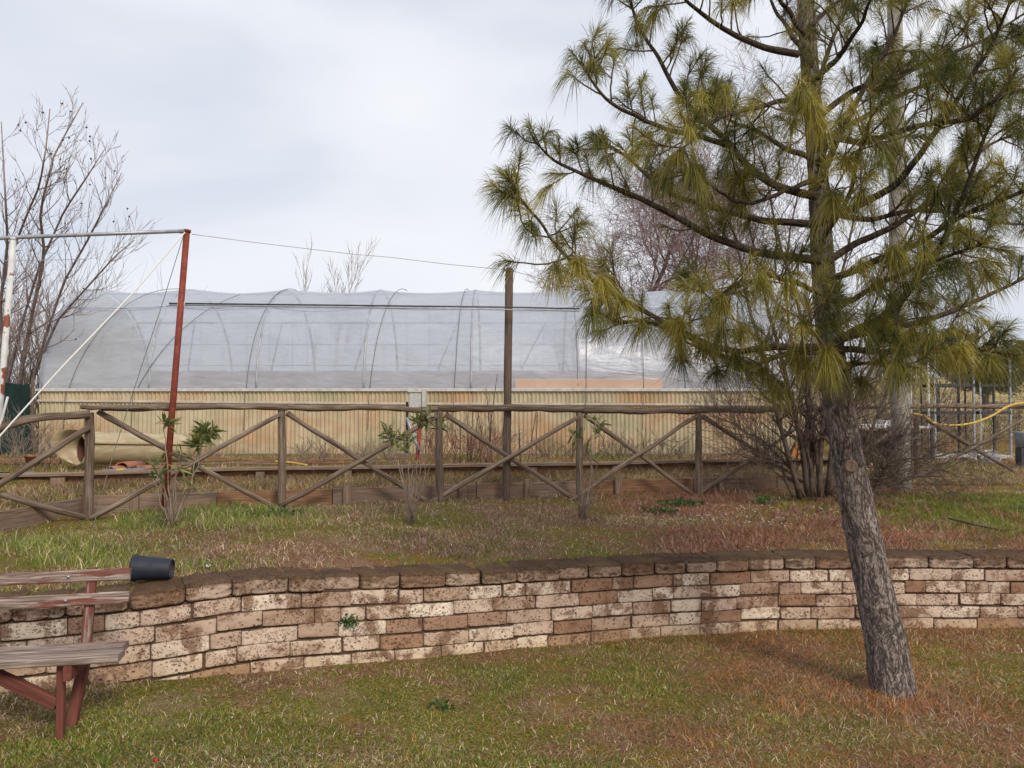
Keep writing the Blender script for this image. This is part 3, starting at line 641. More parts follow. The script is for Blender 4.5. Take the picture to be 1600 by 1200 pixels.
# ------------------------------------------------------------------ rustic pole fence
def wob(p0, p1, n=14, amp=.012, seed=0, sag=0):
    t = np.linspace(0, 1, n)[:, None]; p = np.asarray(p0) * (1 - t) + np.asarray(p1) * t
    o = np.stack([fbm(t[:, 0] * 2.5 + seed * 7.7, t[:, 0] * 0 + k * 9.1, seed, 2) - .5 for k in range(3)], -1) * 2 * amp
    o[:, 2] -= sag * 4 * t[:, 0] * (1 - t[:, 0]); return p + o * np.minimum(1, 8 * np.minimum(t, 1 - t) + .2)
FP = [(-175, 6.15), (140, 7.1), (440, 7.8), (686, 8.26), (905, 8.65), (1091, 9.1), (1262, 9.6), (1431, 10.35), (1605, 10.8), (1790, 11.3)]
RAILY = [705, 646, 637, 638.5, 641, 641, 638.5, 636.5, 634, 633]
def fence():
    r0 = P(440, 790, 7.8); root = empty('wooden_fence', (r0[0], r0[1], gz(r0[0], r0[1])), 'rustic fence of grey bark-stripped poles with crossed braces between posts', 'fence')
    tops = []; bots = []
    for i, (px, D) in enumerate(FP):
        x = (px - 800) / F * D; z = gz(x, D); tp = P(px, RAILY[i] + (3 if i != 1 else -2), D)
        tops.append(tp); bots.append(np.array([x, D, z]))
        w = .041 if i < 7 else .035
        MB().tube(wob((x + .012, D, z - .12), (x, D, tp[2] - .005), 16, .008, i + 2), [w * (1.05 - .12 * j / 15) for j in range(16)], 12, (.45 + .3 * rnd.random(),) * 3, rough=.28, seed=i).build('post', W_FENCE, root)
    # rails
    def rail(pts, r, seed, tint=.5):
        pts = np.array(pts); t = np.linspace(0, 1, 40); k = np.linspace(0, 1, len(pts)); q = np.stack([np.interp(t, k, pts[:, j]) for j in range(3)], -1)
        q[:, 2] += .012 * (fbm(t * 6 + seed, t * 0, seed, 2) - .5) * 2
        MB().tube(q, r * (1 + .15 * (fbm(t * 9, t * 0 + seed, 1, 2) - .5)), 12, (tint,) * 3, rough=.3, seed=seed).build('top_rail', W_FENCE, root)
    rail([P(-180, 716, 6.1), P(-60, 681, 6.5), P(0, 668, 6.68), P(40, 657, 6.8), P(90, 649, 6.95), P(141, 646, 7.06)], .036, 3, .45)
    rail([P(126, 635.5, 7.02), P(170, 636, 7.1), P(246, 637, 7.28)], .024, 4, .7)
    rail([P(158, 638, 7.12), P(300, 636, 7.45), P(450, 636, 7.8)], .031, 5, .6)
    rail([P(446, 636, 7.8), P(560, 638, 8.02), P(690, 640, 8.26)], .031, 6, .6)
    rail([P(684, 638, 8.25), P(800, 637, 8.45), P(911, 640, 8.65)], .036, 7, .3)
    rail([P(909, 641, 8.65), P(1000, 642, 8.87), P(1095, 641, 9.1)], .038, 8, .3)
    rail([P(1093, 640, 9.1), P(1180, 640, 9.35), P(1310, 638, 9.75)], .038, 9, .3)
    rail([P(1300, 637, 9.72), P(1431, 636, 10.3), P(1500, 635, 10.5)], .028, 10, .7)
    rail([P(1430, 634, 10.3), P(1530, 635, 10.6), P(1620, 634, 10.9), P(1800, 633, 11.3)], .032, 11, .85)
    BR = [(0, 1, 'd', -170, 720, 146, 812), (0, 1, 'u', -170, 868, 139, 668), (1, 2, 'd', 152, 643, 430, 793), (1, 2, 'u', 141, 811, 437, 648), (2, 3, 'd', 449, 645, 668, 785), (2, 3, 'u', 438, 790, 684, 650),
          (3, 4, 'd', 696, 647, 890, 776), (3, 4, 'u', 667, 788, 902, 652), (4, 5, 'd', 914, 649, 1083, 772), (4, 5, 'u', 888, 786, 1089, 651), (5, 6, 'd', 1097, 650, 1256, 752), (5, 6, 'u', 1082, 778, 1258, 660),
          (6, 7, 'd', 1268, 650, 1424, 745), (6, 7, 'u', 1266, 764, 1428, 652), (7, 8, 'd', 1449, 656, 1592, 741), (7, 8, 'u', 1422, 752, 1601, 654), (8, 9, 'd', 1612, 655, 1780, 738), (8, 9, 'u', 1608, 745, 1780, 655)]
    for k, (a, b, kind, x0, y0, x1, y1) in enumerate(BR):
        (pa, da), (pb, db) = FP[a], FP[b]; off = -.045 if kind == 'u' else .02
        dd = lambda px: 1 / np.interp(px, [pa, pb], [1 / da, 1 / db]) + off
        MB().tube(wob(P(x0, y0, dd(x0)), P(x1, y1, dd(x1)), 18, .021, k + 20), np.linspace(.028, .023, 18) * (1.15 if k < 2 else 1), 10, (.5 + .4 * rnd.random(),) * 3, rough=.34, seed=k + 30).build('brace', W_FENCE, root)
fence()

# ------------------------------------------------------------------ plank steps
def planks():
    r = empty('lower_plank_edging', (0, 8.8, .55), 'lower row of weathered planks edging the bank right behind the fence', 'edging')
    X = [-5.2, -4.32, -4.16, -3.0, -1.9, -.4, .75, 2.2, 3.3, 4.4]
    for i in range(len(X) - 1):
        x0, x1 = X[i], X[i + 1]; zb = .545 - .04 * ss(-4, -5, (x0 + x1) / 2)
        MB().beam((x0, b1(x0) - .015, zb + .06), (x1 - .01, b1(x1) - .015, zb + .06 - .004 * (i % 2)), .035, .21, tint=(.4 + .3 * rnd.random(),) * 3, seed=i, seg=6, rough=.03).build('plank', W_PLANK if i % 3 else W_ORANGE, r)
    for i, x in enumerate([-3.72, -1.75, -.55, .18, 1.25, 2.55, 3.6]):
        z = .545; MB().box((x, b1(x) - .06, z + .05), (.085, .055, .30), axis=2, tint=(.6, .6, .6), seed=i, bevel=.012).build('stake', W_PLANK, r)
    r = empty('upper_plank_edging', (0, 9.3, .75), 'upper row of planks with a flat grey board on top, below the greenhouse', 'edging')
    X = [-9, -7.2, -5.7, -4.5, -3, -1.2, .3, 1.9, 3.4, 4.7]
    for i in range(len(X) - 1):
        x0, x1 = X[i], X[i + 1]
        MB().beam((x0, b2(x0) - .01, .755), (x1 - .008, b2(x1) - .01, .755), .03, .19, tint=(.4 + .3 * rnd.random(),) * 3, seed=i + 20, seg=6).build('plank', W_ORANGE, r)
        MB().beam((x0 - .03, b2(x0) - .04, .872 + .004 * (i % 2)), (x1 + .03, b2(x1) - .04, .872 + .004 * (i % 2)), .12, .035, tint=(.75, .75, .75), seed=i + 40, seg=6, rough=.05).build('cap_board', W_PLANK, r)
    for i, x in enumerate([-5.55, -4.72, -2.85, -1.9, .25, 1.3, 2.4, 3.7]):
        MB().box((x, b2(x) - .06, .73), (.14 if i in (1,) else .10, .05, .22), axis=2, tint=(.8, .8, .8), seed=i + 60, bevel=.01).build('stake', W_PLANK, r)
planks()

# ------------------------------------------------------------------ greenhouse
GX0, GX1, GY0, GYC, GE = -7.38, 4.42, 12.0, 13.8, 1.815
HR = 1.8
NH = 7
def arc(th, x, dr=0.0):
    th = np.asarray(th); return np.stack([np.zeros_like(th) + x, GYC - (HR + dr) * np.cos(th), GE + (HR + .03 + dr) * np.sin(th) ** .95], -1)
def corr_sheet(p0, p1, z0, z1, per=.066, amp=.015, nz=8):
    p0 = np.array(p0, float); p1 = np.array(p1, float); L = np.linalg.norm(p1 - p0); n = int(L / per * 8); t = np.linspace(0, 1, n + 1); d = (p1 - p0) / L; nn = np.array([-d[1], d[0]])
    G = []
    for z in np.linspace(z0, z1, nz):
        xy = p0[None] + np.outer(t, p1 - p0) + nn[None] * (amp * np.sin(2 * math.pi * t * L / per))[:, None] + nn[None] * .012 * (vn(t * L * .7, t * 0 + z * 2) - .5)[:, None]
        G.append(np.concatenate([xy, np.full((n + 1, 1), z)], 1))
    m = MB(); m.sheet(np.array(G)); return m
HOOP = m_plain('hoop_under_film', (.24, .26, .31), (.38, .40, .45), 4, .5, .05)
def greenhouse():
    root = empty('greenhouse', (GX0, GY0, .83), 'long polytunnel greenhouse with cloudy film over hoops and yellowed corrugated lower wall', 'greenhouse')
    corr_sheet((GX0, GY0), (GX1, GY0), .80, GE - .01).build('lower_wall', CORR, root)
    corr_sheet((GX0, GYC + 1.8), (GX1, GYC + 1.8), .80, GE - .01).build('lower_wall', CORR, root)
    corr_sheet((GX0, GYC + 1.8), (GX0, GY0), .80, GE - .01).build('lower_wall', CORR, root)
    corr_sheet((GX1, GY0), (GX1, GYC + 1.8), .80, GE - .01).build('lower_wall', CORR, root)
    # left gable: corrugated up to the arch
    per = .066; m = MB(); yy = np.linspace(GYC - 1.72, GYC + 1.72, 420); top = GE + (HR - .04) * np.sqrt(np.maximum(0, 1 - ((yy - GYC) / (HR - .03)) ** 2))
    v = np.linspace(0, 1, 8); G = np.stack([np.stack([GX0 + .02 + .01 * np.sin(2 * math.pi * yy / per), yy, GE + (top - GE) * q], -1) for q in v]); m.sheet(G); m.build('end_panel', m_plain('pale_end_sheet', (.62, .60, .52), (.74, .73, .66), 3, .7), root)
    # hoops
    th = np.linspace(0, math.pi, 40)
    for k in range(NH + 1):
        x = GX0 + .03 + (GX1 - GX0 - .06) * k / NH
        MB().tube(arc(th, x, -.010), .021, 8).build('hoop', HOOP, root)
        MB().tube([(x, GYC + 1.76, .8), (x, GYC + 1.76, GE)], .025, 8).build('inner_post', GALV, root)
        MB().tube([(x, GY0 + .05, .8), (x, GY0 + .05, GE)], .025, 8).build('inner_post', GALV, root)
    for a in (50, 90, 130):
        q = arc(np.array([math.radians(a)]), 0, -.06)[0]; MB().tube([(GX0, q[1], q[2]), (GX1, q[1], q[2])], .016, 8).build('purlin', GALV, root)
    # diagonal inner braces
    for k in range(NH):
        x = GX0 + (GX1 - GX0) * (k + .5) / NH
        MB().tube([(x, GYC + 1.7, 2.35), (x + .45, GYC + .9, 3.2)], .014, 6).tube([(x, GYC + 1.7, .8), (x, GYC + 1.7, 2.35)], .016, 6).build('inner_brace', GALV, root)
    for i, x in enumerate(np.arange(GX0 + .4, GX1 - .2, .42)):
        MB().tube([(x, GYC + .3, 3.45), (x + .01, GYC + .3, .9)], .004, 4).build('support_string', ROPEG, root)
    for z in (2.35, 2.75):
        MB().tube([(GX0, GYC + .95, z), (GX1, GYC + .95, z)], .009, 6).build('inner_wire', GALV, root)
    # film: sags between the hoops, loose folds
    xs = np.linspace(GX0 - .01, GX1 + .01, 420); ths = np.linspace(0.0, math.pi, 110); TH, XX = np.meshgrid(ths, xs, indexing='ij')
    ph = (XX - GX0) / (GX1 - GX0) * NH; sag = -.055 * np.sin(math.pi * (ph % 1)) ** .8 * np.clip(np.sin(TH) * 1.6, 0.1, 1)
    fold = (.03 * (fbm(XX * 1.1 + TH * 2.2, TH * 3 - XX * .4, 3, 3) - .5) + .05 * (np.abs(fbm(XX * .55 - TH * 1.1, TH * 7 - XX * 2.1, 8, 3) - .5)) * (.3 + .7 * ss(-3, -6.5, XX))) * np.clip(np.sin(TH) * 2, 0, 1)
    rr = .000 + sag + fold + .02 * np.exp(-((np.degrees(TH) - 50 - 3 * np.sin(math.pi * (ph % 1))) / 2.0) ** 2) * 0
    G = np.stack([XX, GYC - (HR + rr) * np.cos(TH), GE - .02 * 0 + (HR + .03 + rr) * np.sin(TH) ** .95], -1)
    m = MB(); m.sheet(G); m.build('film_cover', FILM, root)
    # gathered fold of film below the purlin
    for k in range(NH):
        x0 = GX0 + (GX1 - GX0) * k / NH; t = np.linspace(0, 1, 24); sg = .05 + .12 * rnd.random()
        a = np.radians(49 - 18 * sg * 4 * t * (1 - t)); q = arc(a, 0, .012); q[:, 0] = x0 + t * (GX1 - GX0) / NH
        MB().tube(q, .012, 6).build('film_fold', FILM, root)
    # right gable film with door frame
    yy = np.linspace(GYC - 1.78, GYC + 1.78, 60); top = GE + HR * np.sqrt(np.maximum(0, 1 - ((yy - GYC) / HR) ** 2)); v = np.linspace(0, 1, 10)
    G = np.stack([np.stack([GX1 - .01 + .02 * fbm(yy, yy * 0 + q * 2), yy, GE + (top - GE) * q], -1) for q in v]); MB().sheet(G).build('end_film', FILM, root)
    for y in (GYC - .5, GYC + .5): MB().box((GX1 + .02, y, 1.9), (.05, .05, 2.2), axis=2).build('door_post', W_PLANK, root)
    # eave strip, lath, sill
    MB().beam((GX0 - .05, GY0 - .03, GE + .012), (GX1 + .05, GY0 - .03, GE + .012), .03, .045).build('eave_strip', ALU, root)
    MB().beam((GX0 - .02, GY0 - .028, 1.66), (-1.5, GY0 - .028, 1.612), .02, .034).beam((-1.49, GY0 - .028, 1.612), (GX1, GY0 - .028, 1.595), .02, .034).build('lath', m_plain('weathered_lath', (.40, .34, .27), (.58, .51, .43), 5), root)
    MB().beam((GX0, GY0 - .06, .815), (GX1, GY0 - .06, .815), .07, .05).build('sill', SILL, root)
    MB().box((1.20, GY0 - .004, GE + .105), (2.30, .016, .15), tint=(.6, .6, .6)).build('eave_board', PEACH, root)
    # staging boards and soil bed inside
    MB().box(((GX0 + GX1) / 2, GYC + .9, 1.25), (GX1 - GX0 - .6, .7, .05)).build('staging_bench', W_ORANGE, root)
    MB().box(((GX0 + GX1) / 2, GYC, .84), (GX1 - GX0 - .1, 3.4, .06)).build('soil_bed', W_ORANGE, root)
    MB().box(((GX0 + GX1) / 2, GYC + 1.55, 2.0), (GX1 - GX0 - .3, .03, .55)).build('inner_curtain', m_plain('pinkish_fleece', (.50, .38, .33), (.62, .50, .44), 1.2, .9), root)
    # tie cords over the film
    def cord(x0, x1, mat=ROPEG, a1=92, r=.0055):
        a = np.radians(np.linspace(-3, a1, 34)); t = np.linspace(0, 1, 34); q = arc(np.maximum(a, 0), 0, .018); q[:, 0] = x0 + (x1 - x0) * t ** 1.1 + .02 * (fbm(t * 5, t * 0 + x0, 0, 2) - .5)
        q = np.vstack([[x0 - .02, GY0 - .05, 1.2], [x0 - .005, GY0 - .045, GE - .05], q]); MB().tube(q, r, 5).build('tie_cord', mat, root)
    for a, b in ((-6.95, -5.8), (-4.15, -3.9), (-2.22, -1.9), (-.9, -.78), (1.15, 1.3), (2.05, 2.1), (3.2, 3.3)): cord(a, b)
    cord(-5.9, -4.6, ROPEG, 62)
    for k in range(1, NH):   # white clips low on the hoops
        x = GX0 + .03 + (GX1 - GX0 - .06) * k / NH; a = np.radians(np.linspace(2, 26, 12)); MB().tube(arc(a, x, .012), .006, 5).build('hoop_clip', ALU, root)
greenhouse()

# ------------------------------------------------------------------ poles, bars, wires
def pole_thing(name, label, cat, p0, p1, r, mat, part=None, sides=16, taper=1.0):
    m = MB(); m.tube(wob(p0, p1, 10, .002, 3), np.linspace(r, r * taper, 10), sides); o = m.build(name, mat); o['label'] = label; o['category'] = cat; return o
def red_post():
    b = P(257, 792, 7.15); t = P(292, 361, 7.2); root = empty('red_post', (b[0], b[1], gz(b[0], b[1])), 'leaning rusty red steel post standing in front of the fence', 'post')
    MB().tube([b, b * .5 + t * .5, t], [.029, .029, .029], 20).build('shaft', RUST, root)
    d = (t - b) / np.linalg.norm(t - b); MB().tube([t - d * .012, t + d * .012], .037, 20).build('cap', RUST, root)
    MB().tube([t + np.array([-.02, 0, -.01]), t + np.array([-.07, 0, -.012])], .012, 10).build('pipe_stub', ALU, root)
    q = P(283, 475, 7.2); m = MB()
    for k in range(7):
        a = np.linspace(0, 2 * math.pi, 20); z = q[2] - .022 + .0075 * k; c = q + d * (z - q[2]); m.tube(np.stack([c[0] + .034 * np.cos(a), c[1] + .034 * np.sin(a), z + .004 * np.sin(a + k)], -1), .0045, 5, cap=False)
    m.build('rope_binding', ROPEW, root)
    return root
red_post()
def white_post():
    b = P(-14, 800, 6.7); t = P(21, 372, 6.85); root = empty('white_post', (b[0], b[1], gz(b[0], b[1])), 'leaning white painted steel pole at the left edge', 'post')
    MB().tube([b - [0, 0, .1], t], .025, 18).build('shaft', WHITE, root)
    MB().tube([t - [0, 0, .02], t + [0, 0, .006]], .027, 18).build('cap', WHITE, root)
    MB().tube([P(-40, 760, 6.3), P(3, 655, 6.5), P(12, 620, 6.55)], .010, 8).build('side_strut', ALU, root)
white_post()
o = MB().tube([P(-260, 386, 6.6), P(21, 371, 6.85), P(150, 366, 7.0), P(288, 361, 7.16)], .0175, 14).build('cross_pipe', GALV); tag(o, 'thin grey steel pipe spanning from white pole to red post', 'pipe')
def tall_post():
    b = P(791, 784, 8.56); t = P(797, 419, 8.56); root = empty('tall_post', (b[0], b[1], gz(b[0], b[1])), 'tall round brown timber post rising above the fence in the middle', 'post')
    t = np.array([b[0] + .035, b[1], t[2]]); n = 24; rr = np.full(n, .045); rr[-1] = .036; pp = wob(b - [0, 0, .1], t, n, .004, 5); pp[-2] = pp[-1] - [0, 0, .015]
    MB().tube(pp, rr, 18, (.45,) * 3, rough=.05, seed=2).build('shaft', W_DARK, root)
    MB().tube([t + [-.03, -.04, -.03], t + [.0, -.046, -.035], t + [.035, -.035, -.03]], .0035, 5).build('wire_tie', ROPEG, root)
tall_post()
def bars():
    a = P(264, 474, 7.16); b = P(800, 480, 8.36); c = P(905, 482.5, 8.6); root = empty('clothes_bar', a, 'pair of long thin black bars lashed between red post and tall timber post', 'bar')
    MB().tube([a, b, c], .008, 8).build('bar', DARKMETAL, root)
    o = np.array([0, .0, -.027]); MB().tube([a + o * .6, b + o, c + o], .0065, 8).build('bar', GALV, root)
bars()
def cordpts(pts, n=30, sag=.0):
    pts = np.array(pts, float); k = np.linspace(0, 1, len(pts)); t = np.linspace(0, 1, n); q = np.stack([np.interp(t, k, pts[:, j]) for j in range(3)], -1); q[:, 2] -= sag * 4 * t * (1 - t); return q
W = [(300, 366, 7.2), (400, 379, 7.4), (550, 397, 7.8), (610, 402, 7.95), (700, 413, 8.15), (796, 422, 8.38), (850, 437, 8.8), (900, 458, 9.4)]
tag(MB().tube(cordpts([P(*w) for w in W], 60), .0034, 5).build('wire', GALV), 'thin slack wire running from red post top to tall timber post top', 'wire')
tag(MB().tube(cordpts([P(289, 363, 7.16), P(215, 450, 6.7), P(100, 570, 6.0), P(0, 681, 5.6), P(-90, 775, 5.3)], 40), .0062, 8).build('rope', ROPEW), 'taut white rope slanting from red post top down to the left', 'rope')
tag(MB().tube(cordpts([P(287, 367, 7.15), P(252, 480, 7.1), P(222, 570, 7.05), P(205, 622, 7.0), P(180, 700, 7.0), P(165, 750, 6.9), P(140, 845, 6.5)], 40), .0034, 5).build('cord', ROPEG), 'thin dark cord hanging from red post top down to the bank', 'rope')
tag(MB().tube([P(-120, 412, 9), P(0, 408, 9), P(132, 405, 9.2)], .004, 5).build('thin_wire', GALV), 'thin horizontal wire below the grey pipe at the left edge', 'wire')

def utility_pole():
    b = P(1408, 762, 9.6); root = empty('utility_pole', (b[0], b[1], gz(b[0], b[1])), 'tall tapering pale concrete pole standing behind the pine trunk', 'pole')
    z0 = gz(b[0], b[1]); pts = [(b[0], b[1], z0 - .2 + i * .5) for i in range(20)]; MB().tube(pts, np.linspace(.118, .070, 20), 28).build('shaft', CONC, root)
    MB().tube([(b[0], b[1], z0 + 9.28), (b[0], b[1], z0 + 9.36)], .09, 24).build('cap', CONC, root)
utility_pole()

# ------------------------------------------------------------------ bench
def bench():
    dx = np.array([1, .2, 0]) / math.hypot(1, .2); dv = np.array([-dx[1], dx[0], 0]); o = np.array([-1.83, 3.60, 0]); up = np.array([0, 0, 1.0])
    q = lambda s, v, z: o - dx * s + dv * v + up * z
    g = gz(-2.14, 3.62); root = empty('bench', (*q(.9, .2, 0)[:2], g), 'old wooden bench with peeling dark red paint in front of the wall', 'bench')
    for i, (v0, z, s0) in enumerate(((.055, .418, 0.0), (.175, .422, .015))):
        MB().beam(q(s0, v0, z), q(1.9, v0, z), .112, .034, tint=(.85 if i == 0 else .6,) * 3, seed=i, seg=8, rough=.02).build('seat_plank', BENCH, root)
    bn = np.array([0, 0, 1.0]) * .97 + dv * .24
    for i, (v, z, s0) in enumerate(((.335, .625, .045), (.37, .735, .05))):
        MB().beam(q(s0, v, z), q(1.9, v, z - .012), .024, .060, up=bn, tint=(.55,) * 3, seed=i + 5, seg=8, rough=.03).build('backrest_plank', BENCH, root)
    for j, s in enumerate((.265, 1.55)):
        MB().beam(q(s, .075, g - .03), q(s, .075, .401), .031, .042, up=dv, tint=(.2,) * 3, seed=j + 9).build('leg', BENCH, root)
        MB().beam(q(s - .0, .19, g - .03), q(s - .03, .30, .34), .045, .05, up=dx, tint=(.3,) * 3, seed=j + 11).build('leg', BENCH, root)
        MB().beam(q(s - .05, .0, .365), q(s - .05, .36, .365), .036, .07, tint=(.1,) * 3, seed=j + 13).build('cross_beam', BENCH, root)
        MB().beam(q(s - .03, .30, .33), q(s - .03, .392, .77), .045, .03, up=dv, tint=(.35,) * 3, seed=j + 15).build('back_support', BENCH, root)
    for s0, v, z in ((.335, .318, .625), (.335, .353, .735), (1.52, .318, .622), (1.52, .353, .73)):
        c = q(s0, v, z); lathe([(-.004, .009), (.004, .008), (.007, .001)], c, -dv, 10).build('bolt', GALV, root)
    MB().beam(q(.285, .09, .20), q(.66, .12, .40), .04, .055, tint=(.1,) * 3, seed=21).build('diagonal_brace', BENCH, root)
    MB().beam(q(1.53, .10, .17), q(1.0, .14, .398), .04, .055, tint=(.1,) * 3, seed=22).build('diagonal_brace', BENCH, root)
bench()

def bucket():
    c = P(240, 888, 4.58); c[2] = float(wall_top(c[0])) + .074; ax = np.array([1, .12, -.05]); ax /= np.linalg.norm(ax)
    root = empty('plant_pot', (c[0], c[1], c[2] - .075), 'dark blue plastic plant pot lying on its side on the wall', 'pot')
    p = [(-.118, .071), (-.125, .079), (-.138, .079), (-.139, .073), (-.110, .069), (-.10, .068), (.125, .054), (.129, .050)]
    pr = [(a * .82, b) for a, b in [(-.133, .0735), (-.138, .0790), (-.118, .0795), (-.113, .0735), (0, .066), (.122, .058), (.128, .055), (.126, .048), (.112, .047)]]
    lathe(pr, c, ax, 40).build('shell', BLUEP, root)
    lathe([(.092, .0475), (.090, .02), (.090, .001)], c, ax, 30).build('base_disc', DARKIN, root)
    lathe([(-.109, .0735), (0, .063), (.084, .054), (.085, .001)], c, ax, 40).build('inside', BLACKP, root)
bucket()

# ------------------------------------------------------------------ meter box, pipes
def meter():
    D = 8.95; b = P(652, 716, D); root = empty('meter_box', (b[0], b[1], gz(b[0], b[1])), 'small dirty white meter box on a thin black post behind the fence', 'meter box')
    p = P(650, 624, D); MB().box(p, (.150, .13, .185), tint=(.5,) * 3, bevel=.01, axis=2).build('box', BOXW, root)
    p2 = P(663, 622.5, D - .01); MB().box(p2 + [0.0, -.0, .004], (.045, .16, .20), bevel=.008, axis=2).build('lid', ALU, root)
    MB().box(P(651, 612, D) + [0, 0, -.003], (.18, .16, .012)).build('rim', ALU, root)
    MB().box(P(636, 668, D + .03), (.03, .02, .60), axis=2).build('post', DARKMETAL, root)
    m = MB(); t = np.linspace(0, 1, 120); pts = np.stack([P(656 - 4 * k, 660 + 58 * k, D) for k in t]); m.tube(pts, .024 + .004 * np.sin(t * 120), 12).build('red_conduit', REDP, root)
    MB().tube([P(636, 652, D - .05), P(642, 672, D - .05), P(650, 692, D - .05), P(656, 706, D - .05)], .018, 12).build('grey_pipe', GALV, root)
    MB().box(P(658, 658, D), (.10, .02, .03)).build('bracket', ALU, root)
meter()

# ------------------------------------------------------------------ rolled sheet, tiles, timber, hoses, pots, net
def rolled():
    a = P(122, 701, 9.15); b = P(286, 702, 10.25); ax = (b - a); L = np.linalg.norm(ax); ax /= L; u = np.array([0, 0, 1.0]); w = np.cross(ax, u); w /= np.linalg.norm(w); u = np.cross(w, ax)
    th = np.linspace(-.6, 2 * math.pi * 2.2, 150); G = []
    for k in np.linspace(0, 1, 16):
        r = .148 + .0042 * th; fl = 1 + .18 * math.exp(-k * 9) * (1 + .4 * np.sin(th * .5)) * .8; st = -(.22 * np.clip(np.sin(th - 3.6), 0, 1) * (th > 8)) * (1 - k)
        G.append(a + ax * (k * L) + ax[None] * st[:, None] + (r * fl)[:, None] * (np.cos(th)[:, None] * u + np.sin(th)[:, None] * w))
    o = MB().sheet(np.array(G)).build('rolled_sheet', ROLL); tag(o, 'big roll of yellowish plastic sheet lying before the greenhouse', 'plastic roll')
    G = [[a + ax * (k * L) + r * (math.cos(x) * u + math.sin(x) * w) for x in np.linspace(0, 6.2832, 30)] for k, r in ((.04, .138), (.96, .138))]; MB().sheet(np.array(G)).build('inner_shade', m_plain('brown_inner_shade', (.07, .03, .018), (.14, .065, .04)), o)  # dark brown tube added so the open roll looks shaded inside
    md = o.modifiers.new('thickness', 'SOLIDIFY'); md.thickness = .004
rolled()
def tile(name, p, yaw, lab):
    th = np.linspace(0, math.pi, 12); G = []
    for s, r in ((0, .085), (.4, .07)):
        c, sn = math.cos(yaw), math.sin(yaw)
        G.append([(p[0] + c * s - sn * r * math.cos(t), p[1] + sn * s + c * r * math.cos(t), p[2] + r * .8 * math.sin(t)) for t in th])
    o = MB().sheet(np.array(G)).build(name, TERRA); o.modifiers.new('t', 'SOLIDIFY').thickness = .014; tag(o, lab, 'roof tile', 'curved roof tiles by the roll')
for i, (px, py, D, yaw, lab) in enumerate([(190, 724, 9.0, 1.5, 'terracotta half-round tile with its dark mouth open beside the roll, highest one'), (172, 727, 8.9, 1.2, 'terracotta tile at the left end of the row under the roll'), (213, 727, 9.05, .5, 'terracotta tile lying sideways right of the open one'), (246, 727, 9.1, .3, 'terracotta tile at the right end of the row under the roll')]):
    p = P(px, py, D); p[2] = gz(p[0], p[1]) + (.03 if i == 0 else -.01); tile('roof_tile', p, yaw, lab)
def on_ground(pts, r): return [(p[0], p[1], gz(p[0], p[1]) + r + dz) for p, dz in pts]
tag(MB().tube(cordpts(on_ground([(P(148, 724, 8.6), 0), (P(180, 735, 8.55), .0), (P(184, 726, 8.6), .03), (P(205, 725, 8.7), .02), (P(260, 724, 8.95), .0), (P(330, 722, 9.2), 0)], .011), 40), .011, 8).build('garden_hose', HOSE), 'yellow hose lying along the plank edging under the plastic roll', 'hose')
Rg = np.random.RandomState(8)
labs = ['long reddish wooden batten topmost in the pile of sticks', 'thin brown stick crossing the batten pile', 'split orange batten at the front of the stick pile', 'grey weathered lath at the back of the stick pile', 'short brown lath at the right of the stick pile', 'rough orange lath in the middle of the stick pile', 'dark thin stick low in the pile', 'pale lath on the left of the pile', 'slanting brown stick at the right end of the pile', 'narrow reddish lath behind the second fence post']
for i in range(10):
    px = 300 + 28 * i + Rg.randint(-14, 14); D = 9.5 + .9 * Rg.rand(); p = P(px, 715, D); L = .7 + .6 * Rg.rand(); yaw = Rg.randn() * .12; z = gz(p[0], p[1]) + .02 + .05 * Rg.rand()
    d = np.array([math.cos(yaw), math.sin(yaw), .03 * Rg.randn()]) * L / 2; o = MB().beam(np.array([p[0], p[1], z]) - d, np.array([p[0], p[1], z]) + d, .03, .022, tint=(.5,) * 3, seed=i).build('wooden_batten', W_ORANGE if i % 3 else W_PLANK); tag(o, labs[i], 'batten', 'loose battens before the greenhouse')
tag(MB().tube(cordpts(on_ground([(P(430, 712, 9.6), .05), (P(455, 718, 9.5), .04), (P(480, 724, 9.3), .02)], .012), 14), .012, 8).build('yellow_tube', HOSE), 'short yellow tube among the loose battens', 'tube')
def pot(px, py, D, r, lab, mat):
    p = P(px, py, D); z = gz(p[0], p[1]); root = empty('flower_pot', (p[0], p[1], z), lab, 'pot')
    lathe([(0, .001), (0, r * .75), (r * 1.25, r), (r * 1.25, r * 1.12), (r * 1.5, r * 1.14), (r * 1.5, r * 1.0), (r * 1.3, r * .95)], (p[0], p[1], z), (0, 0, 1), 24).build('body', mat, root)
    lathe([(r * 1.3, r * .97), (r * 1.32, .001)], (p[0], p[1], z), (0, 0, 1), 24).build('soil', DARKIN, root); return p, z
pot(52, 722, 9.6, .095, 'red plastic flower pot among dry stalks by the green net', TERRA)
pot(72, 716, 10.3, .08, 'small brown flower pot at the greenhouse corner', TERRA)
def liner(lab, pts, w):
    G = [[(x, y + w * (k - .5), gz(x, y) + .03 + .02 * math.sin(9 * x + 4 * k)) for x, y in pts] for k in np.linspace(0, 1, 6)]
    tag(MB().sheet(np.array(G)).build('black_liner', SILL), lab, 'liner')
liner('dark blue-grey plastic liner strip under the yellow hose', [(x, np.interp(x, [-5.3, -4.0], [8.35, 8.75])) for x in np.linspace(-4.6, -3.7, 14)], .16)
liner('dark crumpled plastic strip on the ground left of the first fence post', [(x, 8.3) for x in np.linspace(-6.4, -5.2, 16)], .22)
